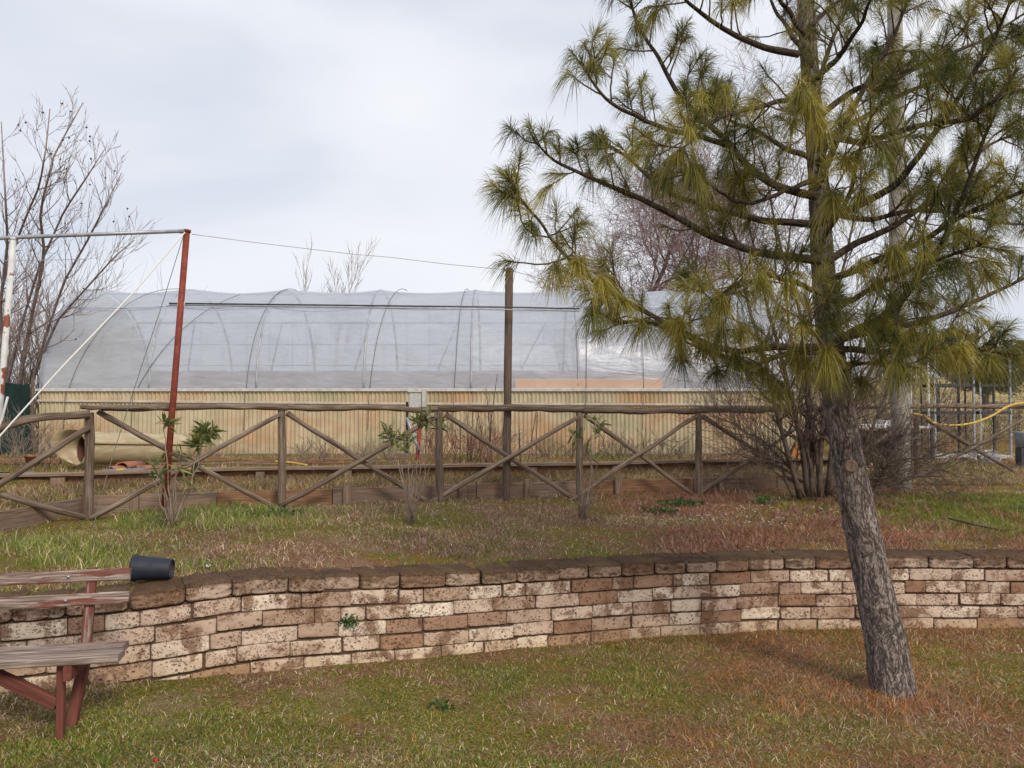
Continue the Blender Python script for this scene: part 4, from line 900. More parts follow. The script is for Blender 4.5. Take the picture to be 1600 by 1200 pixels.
# orange edging log on the left
tag(MB().tube(wob(P(-30, 722, 9.9), P(92, 722, 9.9), 12, .01, 3), .055, 12, (.7,) * 3, rough=.1).build('log', W_ORANGE), 'pale orange log lying at the left before the green net', 'log')
def net():
    root = empty('shade_net', (-8.6, 12.2, .8), 'dark green shade net screen at the left beside the greenhouse', 'net')
    xs = np.linspace(-11.5, -7.45, 60); zs = np.linspace(.8, 1, 12); G = []
    for v in np.linspace(0, 1, 14):
        top = 1.93 + .07 * (xs + 8) - .05 * np.cos(xs * 5); y = 11.9 + .03 * np.sin(xs * 9 + v * 3); G.append(np.stack([xs, y, .8 + (top - .8) * v], -1))
    o = MB().sheet(np.array(G)).build('mesh_screen', NETG, root)
    for x in (-11.4, -9.4, -7.46): MB().tube([(x, 11.95, .7), (x, 11.95, 2.0)], .025, 8).build('stake', W_DARK, root)
net()

# ------------------------------------------------------------------ generic branching
def grow(m, p, d, L, r, depth, Rg, prm, tips=None):
    n = prm.get('seg', 6); pts = [np.array(p, float)]; d = np.array(d, float); d /= np.linalg.norm(d); step = L / n; dirs = [d]
    for i in range(n):
        d = d + prm.get('wander', .12) * Rg.randn(3) + np.array([0, 0, prm.get('up', .05)]); d /= np.linalg.norm(d); pts.append(pts[-1] + d * step); dirs.append(d)
    rad = np.linspace(r, r * prm.get('taper', .45), n + 1); sides = 8 if r > .03 else (5 if r > .01 else 3)
    m.tube(pts, rad, sides, (Rg.rand(),) * 3, cap=(sides > 3))
    if tips is not None and depth == 0: tips.append(pts[-1])
    if depth <= 0: return
    kids = prm['kids'][min(depth, len(prm['kids']) - 1)]
    for k in range(kids):
        t = prm.get('start', .3) + (1 - prm.get('start', .3)) * (k + Rg.rand() * .8) / kids; i = min(int(t * n), n - 1); f = t * n - i
        q = pts[i] * (1 - f) + pts[i + 1] * f; ax = np.cross(dirs[i], Rg.randn(3)); ax /= np.linalg.norm(ax); a = prm.get('angle', .7) * (.7 + .6 * Rg.rand())
        nd = dirs[i] * math.cos(a) + ax * math.sin(a); rr = np.interp(t, [0, 1], [r, r * prm.get('taper', .45)]) * prm.get('rr', .6)
        grow(m, q, nd, L * prm.get('lr', .62) * (.7 + .6 * Rg.rand()), max(rr, prm.get('rmin', .0018)), depth - 1, Rg, prm, tips)

def berries(m, tips, Rg, n, r):
    ico = np.array([(1, 0, 0), (0, 1, 0), (-1, 0, 0), (0, -1, 0), (0, 0, 1), (0, 0, -1)], float); fc = [(0, 1, 4), (1, 2, 4), (2, 3, 4), (3, 0, 4), (1, 0, 5), (2, 1, 5), (3, 2, 5), (0, 3, 5)]
    for i in Rg.choice(len(tips), min(n, len(tips)), False): V = ico * r + tips[i]; m._add(V, V, (.5, .5, .5), None, fc)

# left bare tree
def left_tree():
    D = 12.9; b = P(18, 700, D); Rg = np.random.RandomState(5); root = empty('bare_tree', (b[0], b[1], gz(b[0], b[1])), 'leafless tree with purple-grey twigs at the left edge, tallest bare tree', 'tree')
    m = MB(); prm = dict(kids=[0, 3, 3, 4], wander=.07, up=.09, angle=.50, lr=.55, rr=.55, start=.25, taper=.35, rmin=.0032, seg=7)
    tips = []
    trunks = [[(18, 720), (30, 600), (48, 500), (70, 400), (62, 330), (85, 240), (130, 160)], [(10, 720), (8, 600), (0, 480), (12, 380), (8, 300), (2, 190)],
              [(-30, 700), (-20, 560), (10, 420), (40, 340), (62, 290), (72, 230), (78, 170)], [(30, 690), (60, 560), (100, 440), (140, 370), (165, 320), (190, 270)], [(30, 700), (55, 580), (90, 500), (135, 450), (180, 400), (210, 375)],
              [(0, 650), (30, 520), (60, 420), (100, 330), (140, 270), (162, 235)]]
    for k, tr in enumerate(trunks):
        r0 = .036 if k < 2 else .025; t = np.linspace(0, 1, 18); a = np.array(tr, float); kk = np.linspace(0, 1, len(a)); xs = np.interp(t, kk, a[:, 0]); ys = np.interp(t, kk, a[:, 1]); off = Rg.uniform(-3.4, -2.0)
        pts = np.array([P(x, y, D + off * min(1, tt * 1.3)) for x, y, tt in zip(xs, ys, t)]); rad = np.linspace(r0, .006, 18); m.tube(pts, rad, 8, (.5,) * 3, rough=.05)
        for j in range(4, 17):
            d = pts[j + 1 if j < 17 else j] - pts[j - 1]; d /= np.linalg.norm(d)
            for _ in range(1 + (j % 2)):
                ax = np.cross(d, Rg.randn(3)); ax /= np.linalg.norm(ax); nd = d * .78 + ax * .62 + np.array([.12, 0, .0]); grow(m, pts[j], nd, .25 + .68 * (1 - j / 18), rad[j] * .5, 2, Rg, prm, tips)
    m.build('branches', TW_PURPLE, root); mb = MB(); berries(mb, tips, Rg, 40, .018); tag(mb.build('dry_seed_pods', TW_SHRUB, root), kind='stuff')
left_tree()
def thicket(name, lab, x0, x1, y0, y1, n, h, mat, seed, cat='bush', lean=.25, prm=None):
    Rg = np.random.RandomState(seed); m = MB(); prm = prm or dict(kids=[0, 3, 4], wander=.10, up=.04, angle=.55, lr=.5, rr=.6, start=.25, taper=.4, rmin=.003, seg=6)
    for _ in range(n):
        x = Rg.uniform(x0, x1); y = Rg.uniform(y0, y1); d = np.array([Rg.randn() * lean, Rg.randn() * lean, 1]); grow(m, (x, y, gz(x, y) - .03), d, h * Rg.uniform(.5, 1.1), .004 + .003 * h, 2, Rg, prm)
    o = m.build(name, mat); tag(o, lab, cat); return o
thicket('brushwood_thicket', 'dense brown leafless thicket behind the green net at the left', -12.5, -7.9, 13.0, 15.5, 300, 2.7, TW_BRUSH, 31)
thicket('dry_stalks', 'tangle of dry grey stalks growing before the green net', -7.0, -5.4, 9.0, 10.6, 60, .55, TW_BRUSH, 32, 'plant', .5)

# two small bare trees behind the greenhouse, pink tree
def bare(name, lab, px, D, h, r, mat, seed, prm, depth=3, stems=1, lean=.1, base=None, cat='tree', group=None, part='branches', berry=0, berrymat=None):
    x = (px - 800) / F * D; z = gz(x, D) if base is None else base; Rg = np.random.RandomState(seed); root = empty(name, (x, D, z), lab, cat, group); m = MB(); tips = []
    for s in range(stems): grow(m, (x + .12 * Rg.randn() * (stems > 1), D + .12 * Rg.randn() * (stems > 1), z - .05), (lean * Rg.randn(), lean * Rg.randn(), 1), h * Rg.uniform(.75, 1.0), r, depth, Rg, prm, tips)
    m.build(part, mat, root)
    if berry: mb = MB(); berries(mb, tips, Rg, berry, .012); mb.build('dry_berries', berrymat or mat, root)
    return root
pr_fan = dict(kids=[0, 5, 6, 9], wander=.03, up=.06, angle=.50, lr=.42, rr=.45, start=.42, taper=.3, rmin=.006, seg=8)
bare('bare_sapling', 'slim bare sapling behind the greenhouse, left one of two', 486, 22, 4.1, .028, TW_PURPLE, 2, dict(pr_fan, kids=[0, 3, 5, 6], angle=.38), 3, lean=.02)
bare('bare_sapling', 'bushier bare sapling behind the greenhouse with reddish trunk', 521, 22.5, 4.0, .045, TW_PURPLE, 6, dict(pr_fan, kids=[0, 5, 7, 10], angle=.42), 3, lean=.02)
pr_pink = dict(kids=[0, 7, 9, 12, 12], wander=.13, up=.02, angle=.75, lr=.50, rr=.5, start=.25, taper=.35, rmin=.005, seg=6)
bare('pink_tree', 'dense pinkish-brown leafless tree behind the greenhouse, seen through the pine', 1075, 21, 6.6, .12, TW_PINK, 12, pr_pink, 4, 1)
bare('pink_tree', 'leafless pinkish tree farther back, left part of the pink crown', 985, 23, 6.8, .12, TW_PINK, 14, pr_pink, 4, 1)
bare('grey_bush', 'low pale grey leafless bush behind the greenhouse left of pink tree', 905, 20, 3.3, .05, TW_BRUSH, 15, dict(pr_fan, rmin=.004, angle=.6), 3, 3, .2, cat='bush')
# multi-stemmed shrub at the fence
def shrub():
    D = 8.75; b = P(1262, 778, D); Rg = np.random.RandomState(9); root = empty('multi_stem_shrub', (b[0], b[1], gz(b[0], b[1])), 'leafless brown shrub of many stems beside the pine trunk at the fence', 'shrub')
    m = MB(); tips = []; prm = dict(kids=[0, 3, 4], wander=.11, up=.045, angle=.6, lr=.55, rr=.55, start=.2, taper=.3, rmin=.0026, seg=7)
    stems = [[(1250, 778), (1235, 720), (1215, 640), (1195, 560), (1170, 470), (1150, 380), (1130, 300)], [(1262, 775), (1252, 700), (1235, 620), (1215, 540), (1190, 440), (1165, 340), (1150, 250)], [(1268, 776), (1268, 700), (1262, 600), (1250, 480), (1215, 380), (1200, 280), (1185, 230)],
             [(1280, 776), (1283, 690), (1290, 600), (1300, 500), (1320, 400), (1345, 300), (1360, 230)], [(1292, 772), (1300, 700), (1330, 640), (1365, 560), (1390, 460), (1420, 380), (1450, 300)], [(1258, 776), (1235, 730), (1195, 690), (1150, 665), (1110, 650)],
             [(1300, 770), (1340, 735), (1385, 700), (1440, 680), (1490, 650)], [(1298, 774), (1350, 700), (1372, 640), (1400, 560), (1440, 500), (1500, 430)], [(1275, 776), (1262, 715), (1246, 660), (1200, 590), (1160, 560), (1110, 545)], [(1240, 776), (1225, 735), (1190, 715), (1160, 700)],
             [(1284, 776), (1276, 700), (1258, 600), (1240, 540), (1225, 440), (1235, 350), (1260, 260)], [(1305, 778), (1360, 760), (1400, 720), (1470, 715), (1530, 690)], [(1310, 780), (1370, 765), (1420, 745), (1480, 745)], [(1352, 782), (1372, 754), (1384, 735), (1386, 706)], [(1290, 776), (1310, 690), (1320, 600), (1360, 500), (1400, 400), (1440, 330), (1500, 280)]]
    for k, tr in enumerate(stems):
        t = np.linspace(0, 1, 18); a = np.array(tr, float); kk = np.linspace(0, 1, len(a)); off = Rg.uniform(-.7, .5); r0 = .034 if k < 5 or k == 10 else .02
        pts = np.array([P(np.interp(q, kk, a[:, 0]), np.interp(q, kk, a[:, 1]), D + off * q) for q in t]); pts = pts + np.stack([.03 * (fbm(t * 6 + k * 3, t * 0 + j, k, 2) - .5) * 2 for j in range(3)], -1) * np.minimum(1, t * 5)[:, None]
        rad = np.linspace(r0, .006, 18); m.tube(pts, rad, 8, (.5 * Rg.rand() + .2,) * 3, rough=.06)
        for j in range(3, 17):
            d = pts[j] - pts[j - 1]; d /= np.linalg.norm(d)
            for _ in range(2 + int(Rg.rand() < .5)):
                ax = np.cross(d, Rg.randn(3)); ax /= np.linalg.norm(ax); grow(m, pts[j], d * .7 + ax * .7, .3 + .5 * Rg.rand(), rad[j] * .45, 2, Rg, prm, tips)
    m.build('stems', TW_SHRUB, root); mb = MB(); berries(mb, tips, Rg, 260, .009); tag(mb.build('dry_buds', m_plain('dark_red_buds', (.13, .03, .03), (.20, .06, .05)), root), kind='stuff')
shrub()

# ------------------------------------------------------------------ the pine
def trunk_pts():
    D = 4.80; a = [(1404, 1135), (1394, 1075), (1383, 1000), (1370, 940), (1356, 870), (1342, 800), (1325, 720), (1314, 650), (1303, 590), (1293, 500), (1286, 420), (1281, 330), (1276, 240), (1268, 150), (1262, 60), (1256, -40), (1250, -160), (1246, -300), (1244, -460)]
    w = [84, 72, 64, 60, 57, 54, 51, 49, 46, 41, 38, 34, 32, 30, 28, 25, 20, 14, 5]
    n = 150; t = np.linspace(0, 1, n); k = np.linspace(0, 1, len(a)); x = _smooth(np.interp(t, k, [p[0] for p in a]), 9); y = np.interp(t, k, [p[1] for p in a]); w = np.interp(t, k, w)
    pts = np.array([P(x_, y_, D + .12 * q) for x_, y_, q in zip(x, y, t)]); return pts, w / 2 * D / F
TP, TR_ = trunk_pts(); TR_ = TR_ * .93
def trunk_at(py):
    ys = np.array([632 - 0 + (EYE - p[2]) / p[1] * F for p in TP]); i = int(np.argmin(np.abs(ys - py))); return TP[i], TR_[i]

def needles(tufts, Rg, per=114, L=.138, w=.0025):
    """tufts: (pos, dir, shoot length, tone)"""
    n = len(tufts); SP = np.repeat(np.array([t[4] if len(t) > 4 else 1.0 for t in tufts]), per); P0 = np.repeat(np.array([t[0] for t in tufts]), per, 0); D0 = np.repeat(np.array([t[1] for t in tufts]), per, 0); SL = np.repeat(np.array([t[2] for t in tufts]), per); TN = np.repeat(np.array([t[3] for t in tufts]), per)
    N = n * per; u = Rg.rand(N); base = P0 - D0 * (u * SL)[:, None]
    rv = Rg.randn(N, 3); rv -= D0 * (rv * D0).sum(1, keepdims=True); rv /= np.linalg.norm(rv, axis=1, keepdims=True)
    a = np.radians((12 + 50 * u ** .7 + 13 * Rg.randn(N)) * SP); d = D0 * np.cos(a)[:, None] + rv * np.sin(a)[:, None]
    ln = L * (.60 + .52 * Rg.rand(N)) * np.repeat(.72 + .5 * Rg.rand(n), per); dr = np.repeat(.40 + .95 * Rg.rand(n), per)
    g = np.array([0, 0, -1.0]); hor = np.sqrt(np.maximum(0, 1 - d[:, 2] ** 2))
    def pt(t): 
        return base + d * (ln * t)[:, None] + g * (ln * (t ** 2) * dr * (.25 + .75 * hor))[:, None]
    p1, p2, p3 = pt(.36), pt(.70), pt(1.0)
    s = np.cross(d, Rg.randn(N, 3)); s /= np.linalg.norm(s, axis=1, keepdims=True); ww = w * .5
    V = np.stack([base - s * ww * .6, base + s * ww * .6, p1 - s * ww, p1 + s * ww, p2 - s * ww * .85, p2 + s * ww * .85, p3], 1).reshape(-1, 3)
    i = np.arange(N)[:, None] * 7; q = np.concatenate([i + [[0, 1, 3, 2]], i + [[2, 3, 5, 4]]]); t3 = i + [[4, 5, 6]]
    A = np.array((.060, .080, .018)); B = np.array((.225, .21, .040)); Cc = np.array((.47, .39, .07)); tone = np.clip(TN + .16 * Rg.randn(N), 0, 1)[:, None]
    C = np.where(tone < .5, A + (B - A) * tone * 2, B + (Cc - B) * (tone - .5) * 2); C = np.where(Rg.rand(N, 1) < .04, np.array([[.30, .15, .06]]), C)
    return V, q, t3, np.repeat(C, 7, 0)

def pine():
    b = TP[0]; root = empty('pine_tree', (b[0], b[1], gz(b[0], b[1])), 'leaning long-needled pine with grey bark, right foreground', 'tree'); Rg = np.random.RandomState(77)
    # trunk with flaky relief
    n = len(TP); sides = 72; T = np.gradient(TP, axis=0); T /= np.linalg.norm(T, axis=1, keepdims=True); U = np.cross(T, [0, 1, 0]); U /= np.linalg.norm(U, axis=1, keepdims=True); Wv = np.cross(T, U)
    an = np.linspace(0, 2 * math.pi, sides, endpoint=False); Ln = np.concatenate([[0], np.cumsum(np.linalg.norm(np.diff(TP, axis=0), axis=1))])
    up = 4; idx = np.linspace(0, n - 1, n * up); ip = lambda a: np.stack([np.interp(idx, np.arange(n), a[:, j]) for j in range(3)], -1); tp, uu, wv = ip(TP), ip(U), ip(Wv); tr = np.interp(idx, np.arange(n), TR_); ln = np.interp(idx, np.arange(n), Ln)
    ca, sa = np.cos(an)[None], np.sin(an)[None]; rr = tr[:, None] * (1 + .10 * (fbm(ca * 1.2 + 0 * ln[:, None], sa * 1.2 + 0 * ln[:, None], ln[:, None] * 3, 3) - .5)) + .011 * (fbm(ca * 6 + 0 * ln[:, None], sa * 6 + 0 * ln[:, None], ln[:, None] * 14, 4) - .5)
    rr *= 1 + .22 * np.exp(-ln[:, None] / .10) * (.6 + .8 * fbm(ca * 2 + 0 * ln[:, None], sa * 2 + 0 * ln[:, None], 3.3 + 0 * ln[:, None], 2))
    for (l0, a0, s0, hgt) in ((.55, 4.2, .05, .010), (1.42, 4.5, .035, .02), (1.25, 5.6, .04, .018), (1.05, 3.9, .03, .012), (1.60, 5.4, .04, .014), (.9, 5.1, .03, .01)):
        da = np.abs((an[None] - a0 + math.pi) % (2 * math.pi) - math.pi) * tr[:, None]; rr += hgt * np.exp(-((ln[:, None] - l0) ** 2 + da ** 2) / s0 ** 2 * 1.5)
    V = tp[:, None] + rr[..., None] * (ca[..., None] * uu[:, None] + sa[..., None] * wv[:, None]); N2 = len(tp)
    Tt = np.stack([np.tile(ca * .09, (N2, 1)), np.tile(sa * .09, (N2, 1)), np.tile(ln[:, None], (1, sides))], -1)
    i = np.arange(N2 - 1)[:, None] * sides; j = np.arange(sides)[None]; k = (j + 1) % sides; q = np.stack([i + j, i + k, i + sides + k, i + sides + j], -1).reshape(-1, 4)
    m = MB(); m._add(V.reshape(-1, 3), Tt.reshape(-1, 3), (.5, .5, .5), q); trunk = m.build('trunk', BARK, root)
    # sawn knot, cut stubs
    kp, kr = trunk_at(728); c = kp + np.array([-.03, -kr * .98, 0]); lathe([(-.03, .046), (0, .041), (.012, .036), (.014, .028), (.008, .022), (.012, .010), (.010, .001)], c, (-.25, -1, .12), 20).build('knot', W_PLANK, root)
    # limbs: (photo polyline, depth change at the tip, base radius)
    LIMBS = [
        ([(1262, 405), (1180, 395), (1120, 372), (1060, 340), (990, 303), (940, 284), (890, 262), (855, 246), (832, 212)], -.35, .028),
        ([(1265, 350), (1190, 345), (1140, 330), (1090, 318), (1040, 300), (1000, 262), (960, 232), (920, 215)], .35, .024),
        ([(1262, 305), (1210, 290), (1170, 262), (1138, 225), (1105, 190), (1060, 150), (1030, 90), (1000, 45), (975, -20)], -.2, .026),
        ([(1140, 228), (1090, 213), (1040, 205), (1000, 185), (958, 162), (922, 125), (906, 92)], -.45, .016),
        ([(1285, 543), (1220, 541), (1160, 548), (1110, 540), (1060, 520), (1010, 500), (960, 505), (925, 478)], -.5, .026),
        ([(1110, 540), (1040, 505), (975, 470), (925, 440), (880, 400), (850, 355), (818, 318), (797, 288)], -.7, .014),
        ([(1285, 550), (1230, 552), (1180, 568), (1140, 560), (1100, 548), (1060, 530)], -.2, .020),
        ([(1250, 85), (1200, 75), (1150, 55), (1110, 30), (1070, 0), (1030, -40)], -.4, .022),
        ([(1262, 100), (1240, 60), (1215, 20), (1190, -30)], .4, .018),
        ([(1296, 538), (1345, 515), (1390, 490), (1420, 455), (1450, 415), (1480, 365), (1510, 300), (1530, 230), (1560, 160)], -.55, .032),
        ([(1290, 410), (1340, 380), (1400, 350), (1450, 315), (1500, 270), (1545, 225), (1600, 200)], .45, .024),
        ([(1275, 290), (1310, 215), (1345, 150), (1370, 105), (1400, 55), (1425, -20)], -.15, .024),
        ([(1282, 345), (1340, 322), (1400, 290), (1440, 240), (1480, 180), (1530, 100), (1575, 20), (1590, -40)], -.7, .024),
        ([(1298, 545), (1350, 548), (1410, 548), (1460, 545), (1510, 552), (1560, 548)], -.35, .022),
        ([(1298, 532), (1360, 520), (1430, 505), (1500, 480), (1560, 455), (1640, 420)], .3, .026),
        ([(1284, 440), (1330, 425), (1390, 400), (1450, 370), (1520, 330), (1600, 300), (1680, 260)], -.9, .022),
        ([(1280, 250), (1230, 235), (1180, 205), (1120, 180), (1090, 140)], .6, .018),
        ([(1270, 190), (1330, 140), (1400, 120), (1470, 90), (1540, 60), (1620, 10)], .5, .020),
        ([(1266, 150), (1200, 160), (1150, 175), (1100, 200), (1060, 240)], -.9, .016),
        ([(1268, 130), (1320, 80), (1350, 30), (1370, -30)], -.7, .018),
        ([(1264, 40), (1300, 10), (1340, -40)], .3, .014),
        ([(1285, 470), (1330, 470), (1380, 440), (1420, 425), (1480, 400), (1540, 380)], -1.1, .018),
        ([(1286, 460), (1240, 440), (1200, 430), (1150, 450), (1110, 470)], -1.0, .016),
        ([(1282, 380), (1300, 350), (1330, 300), (1340, 250), (1360, 200)], -1.2, .016),
        ([(1290, 560), (1300, 560), (1290, 545), (1270, 520), (1262, 500)], -.8, .012),
        ([(1300, 560), (1340, 570), (1380, 565), (1410, 570)], -.8, .012),
        ([(1277, 260), (1290, 230), (1260, 180), (1240, 150)], -1.0, .014),
        ([(1283, 330), (1350, 345), (1420, 330), (1490, 330), (1560, 350), (1640, 350)], .9, .018),
        ([(1274, 210), (1350, 225), (1420, 200), (1500, 190), (1570, 150), (1650, 120)], -1.0, .020),
        ([(1276, 280), (1220, 300), (1170, 320), (1120, 300), (1080, 260)], -.8, .014),
        ([(1268, 160), (1300, 60), (1330, 0), (1350, -60)], .8, .016),
        ([(1262, 60), (1220, 0), (1180, -60)], -.3, .016),
        ([(1270, 230), (1400, 150), (1480, 120), (1560, 110), (1640, 60)], 1.0, .018),
    ]
    TW = dict(n=0)
    EXTRA = {24: [(1290, 552, 4.1, .72), (1266, 566, 4.15, .5), (1300, 585, 4.2, .45), (1240, 560, 4.2, .6)], 25: [(1375, 560, 4.15, .62), (1412, 572, 4.1, .5), (1345, 590, 4.3, .4)],
             13: [(1458, 533, 4.1, .85), (1505, 545, 4.1, .98), (1480, 560, 4.2, .7), (1545, 560, 4.1, .5), (1430, 520, 4.3, .6)], 4: [(925, 485, 4.0, .3), (1000, 505, 4.1, .4), (1060, 505, 4.0, .75), (975, 470, 4.1, .7), (1110, 500, 4.1, .85), (1160, 520, 4.1, .7)],
             6: [(1065, 560, 4.35, .2), (1122, 580, 4.4, .15), (1150, 560, 4.3, .35), (1100, 545, 4.3, .3), (1190, 575, 4.3, .5), (1215, 600, 4.3, .55)], 5: [(900, 410, 3.95, .9), (870, 420, 3.95, .7), (940, 440, 4.0, .85), (830, 350, 3.9, .25)],
             22: [(1190, 440, 3.9, .6), (1130, 470, 3.8, .7), (1230, 450, 4.0, .8)], 23: [(1320, 250, 3.7, .9), (1300, 310, 3.8, .7), (1345, 300, 3.8, .6)], 26: [(1265, 165, 3.7, .95), (1250, 140, 3.8, .85), (1285, 190, 3.8, .8)],
             15: [(1345, 410, 3.9, .55), (1400, 395, 3.9, .5), (1370, 440, 4.0, .45)], 14: [(1400, 520, 4.3, .6), (1450, 500, 4.4, .5), (1380, 500, 4.3, .55)]}
    for li, (poly, dd, r0) in enumerate(LIMBS):
        if abs(poly[0][0] - 1280) < 30 and li not in (3, 5): tpx, _r = trunk_at(poly[0][1]); poly = [(800 + tpx[0] / tpx[1] * F, poly[0][1] + 2)] + poly
        a = np.array(poly, float); n = 40; t = np.linspace(0, 1, n); k = np.concatenate([[0], np.cumsum(np.hypot(*np.diff(a, axis=0).T))]); k /= k[-1]; x = _smooth(np.interp(t, k, a[:, 0]), 7); y = _smooth(np.interp(t, k, a[:, 1]), 7)
        if li == 3: D0 = 4.70
        elif li == 5: D0 = 4.55
        else: D0 = 4.80
        D = D0 + dd * t ** 1.1; pts = np.array([P(*v) for v in zip(x, y, D)]); pts += np.stack([.012 * (fbm(t * 8 + li, t * 0 + j * 3, li, 2) - .5) * 2 for j in range(3)], -1) * np.minimum(1, t * 6)[:, None]
        mb = MB(); rad = r0 * (1 - t) ** .8 * .85 + .0045; mb.tube(pts, rad, 10, (.5,) * 3, rough=.08, seed=li); branch = mb.build('branch', BARKD, root)
        L = np.linalg.norm(np.diff(pts, axis=0), axis=1).sum(); tw = MB(); tufts = []
        def tuft(p, d, s=.07, tone=None, sp=1.0):
            d = d / np.linalg.norm(d); tufts.append((p, d, s, tone if tone is not None else np.clip(.42 + .24 * Rg.randn(), 0, 1), sp))
        dens = .076 if poly[-1][0] > poly[0][0] else .092; m_ = int(L / dens)
        for q in range(m_):
            f = .24 + .76 * (q + Rg.rand()) / m_
            if f > 1 or Rg.rand() < .12: continue
            ii = min(int(f * (n - 1)), n - 2); p = pts[ii]; d = pts[ii + 1] - pts[ii]; d /= np.linalg.norm(d); ax = np.cross(d, Rg.randn(3)); ax /= np.linalg.norm(ax)
            if ax[2] < 0 and Rg.rand() < .45: ax = -ax
            nd = d * .55 + ax * .8; tl = (.14 + .30 * Rg.rand()) * (1.15 - .5 * f); ns = 6; tp_ = [p]; dd_ = nd / np.linalg.norm(nd)
            for s in range(ns):
                dd_ = dd_ + .13 * Rg.randn(3) + [0, 0, .11]; dd_ /= np.linalg.norm(dd_); tp_.append(tp_[-1] + dd_ * tl / ns)
            tw.tube(tp_, np.linspace(.0058, .0036, ns + 1), 5, (Rg.rand(),) * 3); tone = np.clip(.42 + .24 * Rg.randn(), 0, 1); tuft(tp_[-1], dd_, .07 + .05 * Rg.rand(), tone)
            if Rg.rand() < .75:
                s = Rg.randint(2, 5); ax2 = np.cross(dd_, Rg.randn(3)); ax2 /= np.linalg.norm(ax2); e = dd_ * .6 + ax2 * .7 + [0, 0, .15]; e /= np.linalg.norm(e); l2 = .07 + .12 * Rg.rand(); tw.tube([tp_[s], tp_[s] + e * l2 * .5, tp_[s] + e * l2 + [0, 0, .01]], [.0045, .004, .0034], 5, (Rg.rand(),) * 3); tuft(tp_[s] + e * l2, e + [0, 0, .15], .06, np.clip(tone + .1 * Rg.randn(), 0, 1))
        e = pts[-1] - pts[-3]; e /= np.linalg.norm(e); tuft(pts[-1], e + [0, 0, .4], .12)
        for _ in range(3):
            ax = Rg.randn(3) * .6; e2 = e + ax + [0, 0, .3]; e2 /= np.linalg.norm(e2); p = pts[-1 - Rg.randint(1, 6)]; l2 = .12 + .1 * Rg.rand(); tw.tube([p, p + e2 * l2], [.005, .0035], 5, (.5,) * 3); tuft(p + e2 * l2, e2 + [0, 0, .1], .10)
        for (bx, by, bd, tone) in EXTRA.get(li, []):
            e3 = P(bx, by, bd); j = int(np.argmin(np.linalg.norm(pts - e3, axis=1))); p = pts[j]; mid = (p + e3) / 2 + [0, 0, .03]
            tw.tube([p, mid, e3 + [0, 0, .02], e3], [.006, .005, .0045, .004], 6, (.5,) * 3); tuft(e3, np.array([.35 * Rg.randn(), -.35 + .25 * Rg.randn(), .15]), .05, tone, 1.45); tuft(e3 + .01 * Rg.randn(3), np.array([.4 * Rg.randn(), -.3, -.7]), .03, tone, 1.5)
        tw.build('twigs', TW_PINE, branch)
        V, q4, t3, C = needles(tufts, Rg); npmesh('needles', V, [q4, t3], NEEDLE, branch, {'tint': C}, True); TW['n'] += len(tufts)
    print('pine tufts', TW['n'])
pine()

# ------------------------------------------------------------------ oleanders
def oleander(name, lab, px, py, D, stems, seed):
    b = P(px, py, D); b[2] = gz(b[0], b[1]); root = empty(name, b, lab, 'plant'); Rg = np.random.RandomState(seed); ms = MB(); V = []; Cs = []
    for (tx, ty, dD, leafn) in stems:
        e = P(tx, ty, D + dD); t = np.linspace(0, 1, 12)[:, None]; p = b * (1 - t) + e * t; p[:, 0] += .04 * np.sin(t[:, 0] * 3) * Rg.randn() + (p[-1, 0] - b[0]) * .12 * np.sin(math.pi * t[:, 0]) * -1; p += .006 * Rg.randn(12, 3) * np.minimum(1, t * 4)
        ms.tube(p, np.linspace(.0060, .0032, 12), 6, (Rg.rand(),) * 3)
        if leafn:
            subs = [(p[-1], p[-1] - p[-2])]
            for _ in range(max(1, leafn // 12)):
                d = np.array([Rg.randn() * .8, Rg.randn() * .8, .8 + .3 * Rg.rand()]); d /= np.linalg.norm(d); l = .05 + .09 * Rg.rand(); ms.tube([p[-2], p[-2] + d * l], [.004, .003], 5); subs.append((p[-2] + d * l, d))
            for k in range(int(leafn * (1.4 if seed == 3 else .85))):
                q, dr = subs[Rg.randint(len(subs))]; dr = dr / np.linalg.norm(dr); d = dr * Rg.uniform(.1, 1) + Rg.randn(3) * .55; d /= np.linalg.norm(d); s = np.cross(d, Rg.randn(3)); s /= np.linalg.norm(s); l = Rg.uniform(.08, .145); w = .0095; o = q - dr * Rg.rand() * .05; dn = np.array([0, 0, -.015])
                V.append([o, o + d * l * .35 + s * w, o + d * l * .7 + s * w * .8 + dn * .5, o + d * l + dn, o + d * l * .7 - s * w * .8 + dn * .5, o + d * l * .35 - s * w]); c = np.array([(.085, .125, .035), (.15, .175, .05), (.23, .22, .07)][Rg.randint(3)]) * Rg.uniform(.8, 1.2); Cs += [c] * 6
    for _ in range(22):
        e = b + [.075 * Rg.randn(), .07 * Rg.randn(), .12 + .45 * Rg.rand() ** 2]; q0 = b + [.04 * Rg.randn(), .04 * Rg.randn(), 0]; ms.tube([q0, (q0 + e) / 2 + [0, 0, .03], e], [.0035, .003, .0015], 4, (Rg.rand(),) * 3)
    ms.build('stems', TW_PALE, root); V = np.array(V).reshape(-1, 3); npmesh('leaves', V, [np.arange(len(V)).reshape(-1, 6)], LEAF, root, {'tint': np.array(Cs)}, False)
oleander('oleander', 'oleander with a big leafy head beside the red post', 268, 842, 6.6, [(318, 672, .15, 95), (312, 690, 0, 55), (255, 655, -.1, 26), (248, 720, .1, 12), (240, 745, -.2, 14), (290, 745, .2, 12), (262, 760, 0, 0), (300, 760, 0, 8), (222, 700, .3, 0), (275, 730, -.2, 10), (285, 705, .1, 6)], 3)
